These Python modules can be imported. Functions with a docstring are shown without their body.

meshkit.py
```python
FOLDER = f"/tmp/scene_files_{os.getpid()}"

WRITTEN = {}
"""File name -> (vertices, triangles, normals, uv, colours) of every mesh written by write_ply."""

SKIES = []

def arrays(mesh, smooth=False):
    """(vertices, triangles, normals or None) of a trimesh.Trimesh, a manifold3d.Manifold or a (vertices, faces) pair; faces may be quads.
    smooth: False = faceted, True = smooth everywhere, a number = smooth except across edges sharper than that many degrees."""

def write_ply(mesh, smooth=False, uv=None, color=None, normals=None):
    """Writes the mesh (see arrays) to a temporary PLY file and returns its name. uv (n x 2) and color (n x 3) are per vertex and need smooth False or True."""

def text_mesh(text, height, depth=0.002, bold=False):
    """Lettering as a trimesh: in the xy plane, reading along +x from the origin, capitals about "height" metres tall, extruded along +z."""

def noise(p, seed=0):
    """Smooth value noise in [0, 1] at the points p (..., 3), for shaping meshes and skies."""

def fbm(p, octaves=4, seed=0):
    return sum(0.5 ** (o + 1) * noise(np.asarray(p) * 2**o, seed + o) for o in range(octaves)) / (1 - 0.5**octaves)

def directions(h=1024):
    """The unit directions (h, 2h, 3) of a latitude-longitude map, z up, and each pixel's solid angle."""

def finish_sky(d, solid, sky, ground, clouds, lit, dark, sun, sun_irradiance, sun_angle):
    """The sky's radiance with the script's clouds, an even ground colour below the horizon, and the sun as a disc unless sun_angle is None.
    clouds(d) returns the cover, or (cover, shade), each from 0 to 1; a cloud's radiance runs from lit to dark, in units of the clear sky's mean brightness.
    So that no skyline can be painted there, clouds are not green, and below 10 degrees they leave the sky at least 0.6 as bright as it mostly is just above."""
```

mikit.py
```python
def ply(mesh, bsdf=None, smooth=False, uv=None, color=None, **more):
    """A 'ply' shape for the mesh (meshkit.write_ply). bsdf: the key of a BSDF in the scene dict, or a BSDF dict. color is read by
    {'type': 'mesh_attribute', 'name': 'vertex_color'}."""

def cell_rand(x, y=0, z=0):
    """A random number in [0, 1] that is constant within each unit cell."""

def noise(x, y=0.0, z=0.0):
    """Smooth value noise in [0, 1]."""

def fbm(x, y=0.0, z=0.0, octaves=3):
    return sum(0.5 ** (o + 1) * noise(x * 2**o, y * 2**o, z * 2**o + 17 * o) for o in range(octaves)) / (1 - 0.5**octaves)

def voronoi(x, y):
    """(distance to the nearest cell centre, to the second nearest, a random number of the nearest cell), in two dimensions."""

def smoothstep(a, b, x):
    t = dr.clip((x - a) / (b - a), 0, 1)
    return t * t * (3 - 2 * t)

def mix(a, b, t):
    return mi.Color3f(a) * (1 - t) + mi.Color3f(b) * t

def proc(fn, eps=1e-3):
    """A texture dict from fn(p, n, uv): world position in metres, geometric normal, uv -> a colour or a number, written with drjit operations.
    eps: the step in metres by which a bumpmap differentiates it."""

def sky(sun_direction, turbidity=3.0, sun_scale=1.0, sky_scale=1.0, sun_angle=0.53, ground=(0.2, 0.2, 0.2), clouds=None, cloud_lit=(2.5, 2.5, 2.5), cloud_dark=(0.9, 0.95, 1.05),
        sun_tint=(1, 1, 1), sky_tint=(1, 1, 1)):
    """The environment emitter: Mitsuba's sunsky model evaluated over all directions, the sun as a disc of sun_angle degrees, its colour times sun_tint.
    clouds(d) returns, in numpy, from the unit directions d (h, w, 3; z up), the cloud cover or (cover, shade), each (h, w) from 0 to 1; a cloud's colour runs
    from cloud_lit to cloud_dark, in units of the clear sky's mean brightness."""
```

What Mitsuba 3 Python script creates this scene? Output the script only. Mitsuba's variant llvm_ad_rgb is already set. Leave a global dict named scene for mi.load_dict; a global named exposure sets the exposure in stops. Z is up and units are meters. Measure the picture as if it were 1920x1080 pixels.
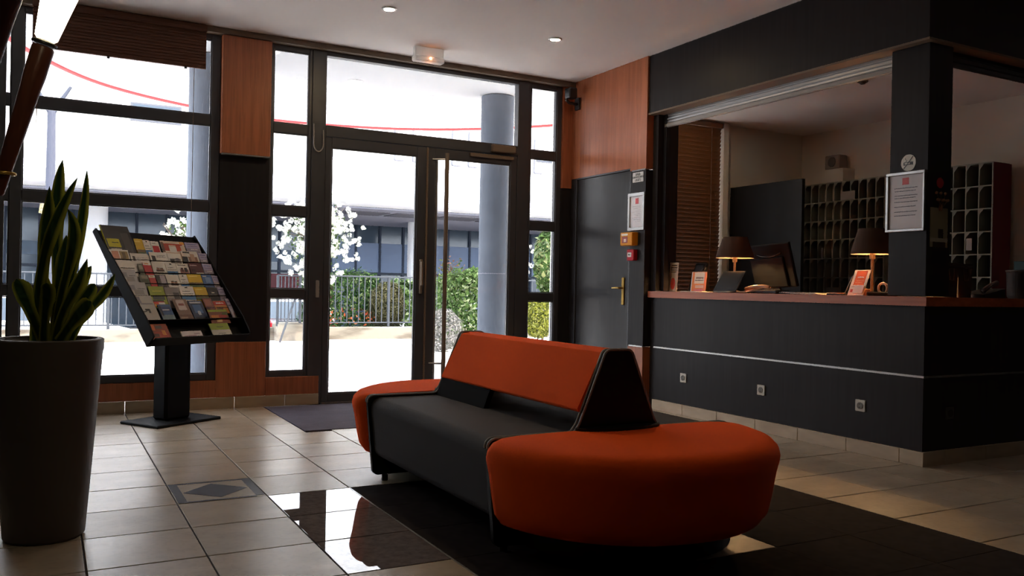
import math, random
import numpy as np, trimesh, mitsuba as mi, drjit as dr
import mikit, meshkit
from mikit import noise, fbm, smoothstep, mix, proc
from shapely.geometry import Polygon, LineString, Point, box as sbox
random.seed(7); rng = np.random.default_rng(7)
T = mi.ScalarTransform4f
scene, labels = {}, {}

# ------------------------------------------------------------------ camera
YAW, PITCH, ROLL, FPX, EYE = math.radians(28.550), math.radians(-0.0394), math.radians(1.1178), 1606.7, np.array([0, 0, 1.12])
_f = np.array([math.sin(YAW)*math.cos(PITCH), math.cos(YAW)*math.cos(PITCH), math.sin(PITCH)])
_r = np.array([math.cos(YAW), -math.sin(YAW), 0]); _u = np.cross(_r, _f)
_up = -math.sin(ROLL)*_r + math.cos(ROLL)*_u
scene['camera'] = {'type': 'perspective', 'fov': math.degrees(2*math.atan(960/FPX)), 'fov_axis': 'x', 'near_clip': 0.05, 'far_clip': 400,
                   'to_world': T().look_at(origin=EYE.tolist(), target=(EYE+_f).tolist(), up=_up.tolist())}
# ------------------------------------------------------------------ sky, sun, exposure
def clouds(d):
    n = meshkit.fbm(d*3.0+5, 4, 3)
    return np.clip(0.75+(n-0.45)*1.5, 0, 1), np.clip((n-0.5)*1.5, 0, 0.5)
scene['sky'] = mikit.sky((0.45, -0.42, 0.78), turbidity=3.5, sun_scale=0.2, ground=(0.3, 0.3, 0.3), clouds=clouds, cloud_lit=(2.2, 2.36, 2.6), cloud_dark=(1.15, 1.25, 1.42))
exposure = 4.87

# ------------------------------------------------------------------ helpers
def S(r, g, b):
    c = np.array([r, g, b])/255.0
    return np.where(c <= 0.04045, c/12.92, ((c+0.055)/1.055)**2.4)
def L(r, g, b): return [float(x) for x in S(r, g, b)]
def rgb(c): return {'type': 'rgb', 'value': [float(x) for x in c]}
_count = {}
def numbered(base):
    n = _count.get(base, 0); _count[base] = n+1
    return base if n == 0 else f'{base}_{n:03d}'
def tag(key, label=None, cat=None, group=None, kind=None):
    d = labels.setdefault(key, {})
    if label: d['label'] = label
    if cat: d['category'] = cat
    if group: d['group'] = group
    if kind: d['kind'] = kind
    return key
def thing(name, label, cat, group=None): return tag(numbered(name), label, cat, group)
def put(name, mesh, mat, parent=None, color=None, smooth=False, label=None, kind=None, to_world=None):
    key = numbered((parent+'__' if parent else '')+name)
    if isinstance(mesh, list): mesh = join(mesh)
    if hasattr(mesh, 'vertices'): v, f = np.asarray(mesh.vertices, float), np.asarray(mesh.faces)
    else: v, f = np.asarray(mesh[0], float), np.asarray(mesh[1])
    kw = {}
    if color is not None:
        color = np.asarray(color, float)
        kw['color'] = np.tile(color, (len(v), 1)) if color.ndim == 1 else color
        if smooth not in (True, False): smooth = False
    if to_world is not None: v = trimesh.transform_points(v, to_world)
    scene[key] = mikit.ply((v, f), mat, smooth, **kw)
    if label or kind: tag(key, label, None, None, kind)
    return key
def struct(name, mesh, mat, label=None, **k): return put(name, mesh, mat, kind='structure', label=label, **k)
def whole(name, mesh, mat, label, cat, group=None, **k):
    key = put(name, mesh, mat, **k); return tag(key, label, cat, group)
def join(ms):
    vs, fs, o = [], [], 0
    for m in ms:
        v, f = (np.asarray(m.vertices), np.asarray(m.faces)) if hasattr(m, 'vertices') else (np.asarray(m[0]), np.asarray(m[1]))
        vs.append(v); fs.append(f+o); o += len(v)
    return np.vstack(vs), np.vstack(fs)
_sg = np.array([[a, b, c] for a in (-1, 1) for b in (-1, 1) for c in (-1, 1)], float)
_cs, _ci = [], []
for s in _sg:
    for k in range(3):
        m = np.ones(3); m[k] = 0; _cs.append(s); _ci.append(m)
_cs, _ci = np.array(_cs), np.array(_ci)
_hull = trimesh.Trimesh(_cs*(1-0.2*_ci), process=False).convex_hull
_h = trimesh.Trimesh(_cs*(1-0.2*_ci), process=False)
_map = [int(np.argmin(np.linalg.norm(_h.vertices-p, axis=1))) for p in _hull.vertices]
_hf = np.array(_map)[_hull.faces]
_bf = np.array([[0, 1, 3], [0, 3, 2], [4, 6, 7], [4, 7, 5], [0, 4, 5], [0, 5, 1], [2, 3, 7], [2, 7, 6], [0, 2, 6], [0, 6, 4], [1, 5, 7], [1, 7, 3]])
def box(x0, x1, y0, y1, z0, z1, b=0.0):
    c = np.array([x0+x1, y0+y1, z0+z1])/2; h = np.abs(np.array([x1-x0, y1-y0, z1-z0]))/2
    if b <= 0: return c+_sg*h, _bf.copy()
    return c+_cs*(h-min(b, h.min()*0.49)*_ci), _hf.copy()
def frame_of(axis):
    a = np.asarray(axis, float); a = a/np.linalg.norm(a)
    t = np.array([0, 0, 1.0]) if abs(a[2]) < 0.9 else np.array([1.0, 0, 0])
    u = np.cross(t, a); u /= np.linalg.norm(u); return u, np.cross(a, u), a
def lathe(prof, n=32, origin=(0, 0, 0), axis=(0, 0, 1), cap=True):
    """prof: (radius, height) list"""
    u, v, a = frame_of(axis); o = np.asarray(origin, float); P = np.asarray(prof, float); m = len(P)
    t = np.arange(n)*2*math.pi/n; ring = np.cos(t)[:, None]*u+np.sin(t)[:, None]*v
    V = np.concatenate([o+ring*r+a*h for r, h in P]); F = []
    i = np.arange(n); j = (i+1) % n
    for k in range(m-1):
        A, B = k*n, (k+1)*n
        F += [np.stack([A+i, A+j, B+j], 1), np.stack([A+i, B+j, B+i], 1)]
    if cap:
        V = np.vstack([V, o+a*P[0][1], o+a*P[-1][1]]); c0, c1 = len(V)-2, len(V)-1
        F += [np.stack([j, i, np.full(n, c0)], 1), np.stack([(m-1)*n+i, (m-1)*n+j, np.full(n, c1)], 1)]
    return V, np.vstack(F)
def cyl(p0, p1, r0, r1=None, n=16):
    p0, p1 = np.asarray(p0, float), np.asarray(p1, float); d = np.linalg.norm(p1-p0)
    return lathe([(r0, 0), (r0 if r1 is None else r1, d)], n, p0, p1-p0)
def tube(path, r, n=8, closed=False):
    P = np.asarray(path, float); m = len(P); rs = np.broadcast_to(r, m)
    tg = np.roll(P, -1, 0)-np.roll(P, 1, 0)
    if not closed: tg[0] = P[1]-P[0]; tg[-1] = P[-1]-P[-2]
    tg /= np.linalg.norm(tg, axis=1, keepdims=True)
    u = frame_of(tg[0])[0]; V = []
    t = np.arange(n)*2*math.pi/n
    for k in range(m):
        u = u-tg[k]*np.dot(u, tg[k]); u /= np.linalg.norm(u); w = np.cross(tg[k], u)
        V.append(P[k]+rs[k]*(np.cos(t)[:, None]*u+np.sin(t)[:, None]*w))
    V = np.vstack(V); F = []; i = np.arange(n); j = (i+1) % n
    for k in range(m if closed else m-1):
        A, B = k*n, ((k+1) % m)*n
        F += [np.stack([A+i, A+j, B+j], 1), np.stack([A+i, B+j, B+i], 1)]
    if not closed:
        V = np.vstack([V, P[0], P[-1]])
        F += [np.stack([j, i, np.full(n, len(V)-2)], 1), np.stack([(m-1)*n+i, (m-1)*n+j, np.full(n, len(V)-1)], 1)]
    return V, np.vstack(F)
def extrude(poly, h):
    if not isinstance(poly, Polygon): poly = Polygon(poly)
    return trimesh.creation.extrude_polygon(poly, h, engine='earcut')
def ext_y(poly, y0, y1):
    """polygon in (x, z), extruded along y"""
    m = extrude(poly, y1-y0); v = np.asarray(m.vertices); return np.stack([v[:, 0], y0+v[:, 2], v[:, 1]], 1), np.asarray(m.faces)[:, ::-1]
def ext_x(poly, x0, x1):
    """polygon in (y, z), extruded along x"""
    m = extrude(poly, x1-x0); v = np.asarray(m.vertices); return np.stack([x0+v[:, 2], v[:, 0], v[:, 1]], 1), np.asarray(m.faces)
def basis(o, ex, ey, ez):
    M = np.eye(4); M[:3, 0], M[:3, 1], M[:3, 2], M[:3, 3] = ex, ey, ez, o; return M
def moved(m, M): 
    v, f = (np.asarray(m.vertices), np.asarray(m.faces)) if hasattr(m, 'vertices') else m
    return trimesh.transform_points(np.asarray(v, float), M), f
def patches(w, h, base, rects, t=0.002):
    """A printed card in its own xy plane (0..w, 0..h), thickness t along +z: base colour and flat printed rectangles (x0, x1, y0, y1 as fractions, colour)."""
    v, f = box(0, w, 0, h, 0, t); C = [np.tile(base, (8, 1))]; ms = [(v, f)]
    for k, (a, b, c, d, colr) in enumerate(rects):
        m = box(a*w, b*w, c*h, d*h, t, t+0.0004*(1+0.15*k)); ms.append(m); C.append(np.tile(colr, (8, 1)))
    v, f = join(ms); return (v, f), np.vstack(C)
def lettering(text, height, bold=True, center=True):
    m = meshkit.text_mesh(text, height, 0.0012, bold); v = np.array(m.vertices)
    if center: v[:, 0] -= (v[:, 0].min()+v[:, 0].max())/2; v[:, 1] -= height/2
    return v, np.array(m.faces)

# ------------------------------------------------------------------ materials
def mat(name, d, two=True): scene[name] = {'type': 'twosided', 'bsdf': d} if two else d; return name
def pr(color, rough=0.5, spec=0.5, metal=0.0, **k):
    return {'type': 'principled', 'base_color': color if isinstance(color, dict) else rgb(color), 'roughness': rough, 'specular': spec, 'metallic': metal, **k}
def wood_fn(a, b, sx=1.0):
    def fn(p, n, uv):
        q = p.x+p.y
        g = fbm(q*38, q*3.0, p.z*1.6, 4); h = noise(q*2.2, p.z*0.35, 3.0); s = smoothstep(0.55, 0.75, noise(q*160, 1.0, p.z*4.0))
        return mix(a, b, dr.clip(g*0.75+h*0.45-0.1, 0, 1))*(1-0.12*s)
    return fn
mat('wood', pr(proc(wood_fn(L(148, 82, 52), L(196, 122, 82))), 0.38, 0.45))
_lam = proc(lambda p, n, uv: mix(L(40, 38, 39), L(47, 45, 46), fbm((p.x+p.y)*55, 2.0, p.z*2.5, 3)))
mat('laminate', pr(_lam, 0.4, 0.14))
mat('door_black', pr(_lam, 0.33, 0.35))
mat('counter_wood', pr(proc(lambda p, n, uv: mix(L(150, 76, 46), L(186, 104, 64), fbm(p.y*3+p.x*3, p.x*30, p.z*40, 4))), 0.3, 0.5))
mat('frame', pr(L(66, 67, 71), 0.38, 0.5))
mat('ceiling_white', pr(proc(lambda p, n, uv: mi.Color3f(L(224, 216, 210))*(0.97+0.06*fbm(p.x*1.5, p.y*1.5, 0.0, 3))), 0.8, 0.2))
mat('beam', pr(L(120, 104, 88), 0.6, 0.3))
def tile_fn(a, b):
    return lambda p, n, uv: mix(a, b, fbm(p.x*5, p.y*9, 0.0, 4))*(1-0.05*smoothstep(0.6, 0.8, noise(p.x*60, p.y*60)))
mat('tile_a', pr(proc(tile_fn(L(154, 137, 114), L(176, 159, 136))), 0.33, 0.85))
mat('tile_b', pr(proc(tile_fn(L(148, 133, 112), L(170, 155, 133))), 0.36, 0.85))
mat('tile_c', pr(proc(tile_fn(L(158, 142, 120), L(181, 164, 142))), 0.30, 0.85))
mat('granite', {'type': 'plastic', 'diffuse_reflectance': proc(lambda p, n, uv: mix(L(90, 82, 80), L(128, 116, 112), fbm(p.x*45, p.y*45, 0.0, 3))), 'int_ior': 1.6})
mat('inlay_grey', pr(L(60, 58, 63), 0.4, 0.3))
mat('granite_matt', pr(proc(lambda p, n, uv: mix(L(30, 25, 24), L(44, 37, 35), fbm(p.x*30, p.y*30, 0.0, 3))), 0.85, 0.06))
mat('grout', pr(L(70, 63, 59), 0.8, 0.2))
mat('skirt', pr(proc(lambda p, n, uv: mix(L(172, 152, 126), L(196, 178, 152), fbm((p.x+p.y)*6, p.z*20, 1.0, 3))), 0.35, 0.4))
def weave(a, b):
    return lambda p, n, uv: mix(a, b, noise(p.x*420, p.y*420, p.z*420))*(0.93+0.14*fbm(p.x*3, p.y*3, p.z*3, 2))
mat('fabric_orange', pr(proc(weave(L(228, 78, 22), L(250, 102, 36))), 0.85, 0.12))
mat('fabric_black', pr(proc(weave(L(54, 53, 54), L(66, 64, 66))), 0.75, 0.2))
mat('panel_black', pr(L(15, 15, 15), 0.55, 0.3))
mat('pitch', pr(L(9, 9, 9), 0.8, 0.1))
mat('piping', pr(L(150, 146, 142), 0.35, 0.5))
mat('metal_black', pr(L(30, 29, 31), 0.35, 0.5))
mat('rack_black', pr(L(15, 15, 16), 0.6, 0.15))
mat('aluminium', pr(L(170, 168, 166), 0.3, 0.5, 0.85))
mat('brass', pr(L(196, 160, 84), 0.25, 0.5, 0.9))
mat('glass', {'type': 'thindielectric', 'int_ior': 1.5}, False)
mat('print', pr({'type': 'mesh_attribute', 'name': 'vertex_color'}, 0.32, 0.45))
mat('paint', pr({'type': 'mesh_attribute', 'name': 'vertex_color'}, 0.6, 0.35))
mat('gloss', pr({'type': 'mesh_attribute', 'name': 'vertex_color'}, 0.18, 0.5))
mat('leaf', {'type': 'principledthin', 'base_color': {'type': 'mesh_attribute', 'name': 'vertex_color'}, 'roughness': 0.5, 'diff_trans': 0.5, 'spec_trans': 0.0}, False)
mat('concrete', pr(proc(lambda p, n, uv: mix(L(88, 95, 106), L(104, 111, 122), fbm(p.x*2, p.y*2, p.z*3, 4))), 0.6, 0.3))
mat('ground_stone', pr(proc(lambda p, n, uv: mix(L(222, 218, 212), L(236, 232, 226), fbm(p.x*1.2, p.y*1.2, 0.0, 4))), 0.8, 0.2))
mat('asphalt', pr(proc(lambda p, n, uv: mix(L(96, 96, 98), L(122, 120, 120), fbm(p.x*2, p.y*2, 0.0, 4))), 0.8, 0.2))
mat('render_white', pr(proc(lambda p, n, uv: mix(L(226, 226, 226), L(240, 240, 238), fbm(p.x*0.6, p.y, p.z*0.6, 3))), 0.8, 0.2))
mat('stained_wall', pr(proc(lambda p, n, uv: mix(L(132, 126, 114), L(84, 76, 66), smoothstep(0.45, 0.8, fbm(p.x*1.6, p.y*2, p.z*5, 4)))), 0.8, 0.2))
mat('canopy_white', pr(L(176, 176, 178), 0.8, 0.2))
mat('soffit_grey', pr(L(140, 140, 150), 0.7, 0.2))
mat('street_glass', pr(L(62, 74, 86), 0.12, 0.5))
mat('planter_paint', pr(L(82, 75, 69), 0.5, 0.4))
mat('mat_fibre', pr(proc(lambda p, n, uv: mix(L(78, 75, 86), L(108, 104, 118), noise(p.x*14, p.y*220)*0.5+0.5*fbm(p.x*6, p.y*10, 0.0, 3))), 0.9, 0.1))
mat('bamboo', pr(proc(lambda p, n, uv: mix(L(88, 58, 46), L(120, 82, 64), noise(p.x*2.0, 0.0, p.z*160)*0.6+0.4*fbm(p.x*12, 0.0, p.z*60, 2))), 0.5, 0.3))
mat('slat_wood', pr(L(112, 74, 44), 0.4, 0.4))
mat('torch_wood', pr(proc(lambda p, n, uv: mix(L(74, 38, 28), L(98, 54, 40), fbm(p.x*60, p.y*60, p.z*4, 3))), 0.3, 0.5))
mat('wall_white', pr(L(222, 216, 204), 0.8, 0.2))
mat('wall_dim', pr(L(44, 38, 34), 0.8, 0.2))
mat('shade_cloth', pr(L(74, 56, 46), 0.8, 0.1))
mat('frost', {'type': 'principledthin', 'base_color': rgb([.9, .9, .88]), 'roughness': 0.4, 'diff_trans': 1.1}, False)
mat('opal', pr(L(240, 232, 210), 0.4, 0.4))
mat('clear_plastic', {'type': 'thindielectric', 'int_ior': 1.45}, False)

BLACK, WHITE = S(20, 20, 20), S(232, 230, 226)
FY = 7.88           # inner face of the front glazing
RX = 4.98           # inner face of the right-hand wall by the black door
DX = 5.05           # front face of the reception desk
CZ = 3.34           # ceiling

# ================================================================== STRUCTURE
# ---- floor
XL = [-1.178, -0.734, -0.29, 0.155, 0.599, 1.042, 1.487]
XM = [1.487, 1.941, 2.394, 2.848, 3.301, 3.755]
XR = [3.755, 4.217, 4.669, 5.04]
XF = [5.04, 5.5, 5.96, 6.42, 6.88, 7.34]
YA = [7.848]+[7.745-0.4545*k for k in range(15)]
YR = [7.848]+[7.735-0.445*k for k in range(15)]
floor = struct('floor', [box(-1.3, 9.2, -7.1, 7.99, -0.12, -0.006)], 'grout', 'floor of pale square tiles with dark polished granite in the middle')
_g = 0.004
def tile(x0, x1, y0, y1, m, name='tile', g=_g):
    return put(name, box(x0+g, x1-g, y0+g, y1-g, -0.006, rng.uniform(-0.0004, 0.0004), 0.0012), m, floor)
TM = ['tile_a', 'tile_a', 'tile_b', 'tile_c']
pick = lambda: TM[rng.integers(0, 4)]
MATX, MATY = (1.74, 4.40), (6.432, 7.80)
for i in range(6):
    for j in range(15):
        if i == 3 and False: continue
        x0, x1, y1, y0 = XL[i], XL[i+1], YA[j], YA[j+1]
        if i == 4 and abs(y1-5.018) < 0.02: continue
        if i == 5 and 3.1 < (y0+y1)/2 < 4.56: tile(x0, x1, y0, y1, 'granite', 'granite_tile', 0.004)
        else: tile(x0, x1, y0, y1, pick())
for i in range(5):
    for j in range(15):
        x0, x1, y1, y0 = XM[i], XM[i+1], YA[j], YA[j+1]
        if y1 < 4.6:
            if i == 2 and abs(y1-3.2) < 0.02: tile(x0, x1, y0, y1, 'tile_b')
            else: tile(x0, x1, y0, y1, 'granite_matt', 'granite_tile', 0.0012)
            continue
        if y1 > MATY[0]:
            if x1 <= MATX[0]+0.21: tile(x0, min(x1, MATX[0]), y0, y1, pick())
            elif y0 < MATY[0] and y1 > MATY[0]: tile(x0, x1, y0, MATY[0], pick())
            continue
        tile(x0, x1, y0, y1, pick())
for i in range(3):
    for j in range(15):
        x0, x1, y1, y0 = XR[i], XR[i+1], YR[j], YR[j+1]
        if x0 < MATX[1] and y1 > MATY[0]+0.2: 
            if x1 > MATX[1]: tile(MATX[1], x1, y0, y1, pick())
            continue
        tile(x0, x1, y0, y1, pick())
for i in range(5):
    for j in range(15):
        y1, y0 = YR[j], YR[j+1]
        if y0 < 3.6: tile(XF[i], XF[i+1], y0, min(y1, 3.62), pick())
put('edge_strip', box(1.483, 1.491, .4, 4.56, -.005, .0006), 'aluminium', floor)
rest = [box(x+_g, x+0.4445-_g, y+_g, y+0.4545-_g, -0.006, 0) for x in np.arange(-1.178, 7.0, 0.4445) for y in np.arange(-7.0, 0.5, 0.4545)]
put('rear_tiles', rest, 'tile_a', floor, kind='stuff')
# the inlaid tile with a dark lozenge
x0, x1, y1, y0 = 0.599, 1.042, 5.018, 4.563
ik = put('inlay_tile', box(x0+_g, x1-_g, y0+_g, y1-_g, -0.006, 0, 0.001), 'tile_b', floor, label='tile with a dark lozenge and dark border bars')
put('inlay_border', [box(x0+.006, x0+.05, y0+.006, y1-.006, 0, .0012), box(x1-.05, x1-.006, y0+.03, y1-.006, 0, .0012), box(x0+.05, x1-.05, y0+.006, y0+.03, 0, .0012), box(x0+.05, x1-.05, y1-.03, y1-.006, 0, .0012)], 'inlay_grey', ik)
cxm, cym = (x0+x1)/2, (y0+y1)/2
lz = extrude([(cxm-.165, cym), (cxm, cym-.165), (cxm+.165, cym), (cxm, cym+.165)], 0.0012)
put('lozenge', lz, 'inlay_grey', ik)

# ---- ceiling, walls behind the camera
struct('ceiling', box(-1.3, 5.2, -7.1, 7.99, CZ, CZ+.12), 'ceiling_white', 'white plastered ceiling of the lobby')
struct('ceiling_rear', box(5.2, 9.2, -7.1, 3.62, CZ, CZ+.12), 'ceiling_white', 'white plastered ceiling beyond the desk corner')
struct('ceiling_reception', box(5.12, 8.6, 3.62, 7.98, 3.135, 3.2), 'ceiling_white', 'lower ceiling of the reception office')
struct('wall_left', box(-1.32, -1.2, -7.1, 7.99, 0, CZ), 'wall_dim', 'dim left wall of the lobby')
struct('wall_back', box(-1.32, 9.2, -7.2, -7.08, 0, CZ), 'wall_dim', 'dim wall behind the lobby')
struct('wall_far_right', box(9.1, 9.2, -7.1, 3.6, 0, CZ), 'wall_dim', 'dim wall to the far right')
struct('wall_pier', box(-1.2, -0.40, 2.3, 3.75, 0, CZ), 'laminate', 'dark pier at the left edge that carries the torch lamps')
struct('trim_1', box(-1.2, RX, 7.80, 7.93, 3.29, CZ), 'beam', 'taupe trim between front windows and ceiling')

# ---- front wall: panels and skirting
wf = tag('wall_front', 'front wall of wood and black panels between the windows', kind='structure')
put('wood_panel', box(-1.2, 1.325, 7.865, 7.95, .1, .25), 'wood', wf)
put('wood_panel', box(1.325, 1.757, 7.86, 7.95, .1, .587, .003), 'wood', wf)
put('wood_panel', box(1.757, 2.245, 7.855, 7.95, .1, .262, .003), 'wood', wf)
put('black_panel', box(1.325, 1.757, 7.87, 7.95, .587, 2.25), 'laminate', wf)
put('wood_panel', box(1.327, 1.752, 7.81, 7.95, 2.25, 3.285, .004), 'wood', wf)
put('edge_strip', box(1.335, 1.745, 7.805, 7.86, 2.238, 2.25), 'aluminium', wf)
put('wood_panel', box(4.86, RX, 7.85, 7.95, 2.2, CZ), 'wood', wf)
put('black_panel', box(4.86, RX, 7.86, 7.95, .0, 2.2), 'laminate', wf)
bb = tag('baseboard_front', 'beige skirting tiles under the front windows', kind='structure')
for a, b in zip([-1.178, -.734, -.29, .155, .599, 1.042, 1.487, 1.932], [-.734, -.29, .155, .599, 1.042, 1.487, 1.932, 2.245]):
    put('tile', box(a+.002, b-.002, 7.843, 7.865, 0, .1, .0015), 'skirt', bb)

# ---- front glazing
LV = [(0.312, 0.977), (1.068, 1.736), (1.826, 2.492), (2.58, 3.243)]
Z0, Z1 = 0.252, 3.29
def glazing(name, label, xa, xb, frame_x, y=FY, d=.075, levels=LV, z0=Z0, z1=Z1):
    w = tag(name, label, kind='structure')
    fr = put('frame', [box(frame_x[0], xa, y, y+d, z0, z1, .004), box(xb, frame_x[1], y, y+d, z0, z1, .004),
                       box(xa, xb, y+.002, y+d-.004, z0, levels[0][0], .003), box(xa, xb, y+.002, y+d-.004, levels[-1][1], z1, .003)], 'frame', w)
    for k in range(len(levels)-1):
        put('transom', box(xa, xb, y+.004, y+d-.006, levels[k][1], levels[k+1][0], .004), 'frame', w)
    for a, b in levels:
        gx = .006
        put('pane', (np.array([[xa, y+.04, a], [xb, y+.04, a], [xb, y+.04, b], [xa, y+.04, b]]), np.array([[0, 1, 2], [0, 2, 3]])), 'glass', w)
        put('bead', [box(xa, xb, y+.012, y+.03, b-.009, b-.001), box(xa, xb, y+.012, y+.03, a+.001, a+.009), box(xb-.008, xb, y+.012, y+.03, a, b), box(xa, xa+.008, y+.012, y+.03, a, b)], 'frame', w)
    return w
glazing('window_1', 'tall left window of four stacked panes in a dark frame', -.182, 1.247, (-.268, 1.325))
glazing('window_2', 'narrow four-pane strip window left of the glass doors', 1.79, 2.112, (1.757, 2.14))
glazing('window_3', 'narrow four-pane strip window right of the glass doors', 4.484, 4.80, (4.45, 4.86))
w4 = glazing('window_4', 'narrow window at the far left edge', -1.12, -.268, (-1.2, -.2681))
put('mullion', box(-.42, -.302, FY, FY+.075, Z0, Z1, .004), 'frame', w4)
d1 = tag('door_1', 'double glass entrance door with a glazed light above, dark frame', kind='structure')
put('post', box(2.14, 2.272, 7.868, 7.96, 0, Z1, .004), 'frame', d1)
put('post', box(4.318, 4.45, 7.868, 7.96, 0, Z1, .004), 'frame', d1)
put('head', box(2.272, 4.318, 7.872, 7.955, 3.25, Z1, .003), 'frame', d1)
put('transom', box(2.272, 4.318, 7.868, 7.96, 2.497, 2.602, .004), 'frame', d1)
def pane(x0, x1, y, z0, z1): return np.array([[x0, y, z0], [x1, y, z0], [x1, y, z1], [x0, y, z1]]), np.array([[0, 1, 2], [0, 2, 3]])
put('pane', pane(2.272, 4.318, 7.92, 2.602, 3.25), 'glass', d1)
def leaf(xa, xb, ga, gb, nm):
    z0, z1 = .012, 2.492
    k = put('leaf', [box(xa, ga, 7.875, 7.945, z0, z1, .004), box(gb, xb, 7.875, 7.945, z0, z1, .004), box(ga, gb, 7.877, 7.943, z0, .088, .003), box(ga, gb, 7.877, 7.943, 2.40, z1, .003)], 'frame', d1)
    put('pane', pane(ga, gb, 7.91, .088, 2.40), 'glass', k)
    put('bead', [box(ga, gb, 7.885, 7.90, 2.388, 2.4), box(ga, gb, 7.885, 7.90, .088, .1), box(ga, ga+.012, 7.885, 7.90, .1, 2.388), box(gb-.012, gb, 7.885, 7.90, .1, 2.388)], 'frame', k)
    return k
l1 = leaf(2.274, 3.30, 2.335, 3.198, 'a')
l2 = leaf(3.302, 4.316, 3.392, 4.24, 'b')
put('meeting_bead', box(3.292, 3.312, 7.862, 7.876, .02, 2.492, .003), 'beam', l1)
put('edge_profile', box(3.392, 3.425, 7.89, 7.93, .09, 2.398), 'aluminium', l2)
hb = put('pull_bar', cyl((3.482, 7.80, .2), (3.482, 7.80, 2.44), .021, n=20), 'beam', l2, smooth=40, label='long vertical taupe pull bar')
put('standoff', [cyl((3.482, 7.80, z), (3.36, 7.88, z), .009) for z in (.35, 2.38)], 'aluminium', l2)
put('escape_handle', [box(3.235, 3.262, 7.845, 7.876, 1.04, 1.38, .006), box(3.238, 3.258, 7.815, 7.85, 1.12, 1.36, .006)], 'beam', l1, label='grey lever handle on the left leaf')
put('key_plate', box(2.20, 2.235, 7.856, 7.869, .99, 1.15, .003), 'piping', d1)
cl = put('closer', box(4.0, 4.27, 7.815, 7.87, 2.512, 2.585, .006), 'beam', d1, label='beige door closer box')
put('closer_arm', box(3.76, 4.262, 7.845, 7.872, 2.445, 2.48, .004), 'beam', l2)
hp = [(2.20+.045*math.cos(t), 7.85, 2.42+.075*math.sin(t)) for t in np.linspace(math.pi, 2*math.pi, 14)]
put('cable_loop', tube([(2.155, 7.862, 2.6)]+hp+[(2.245, 7.862, 2.55)], .0065), 'piping', d1, smooth=True, label='grey cable loop between frame and leaf')
put('sill', box(2.272, 4.318, 7.85, 7.96, -.003, .012), 'aluminium', d1)
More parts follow.
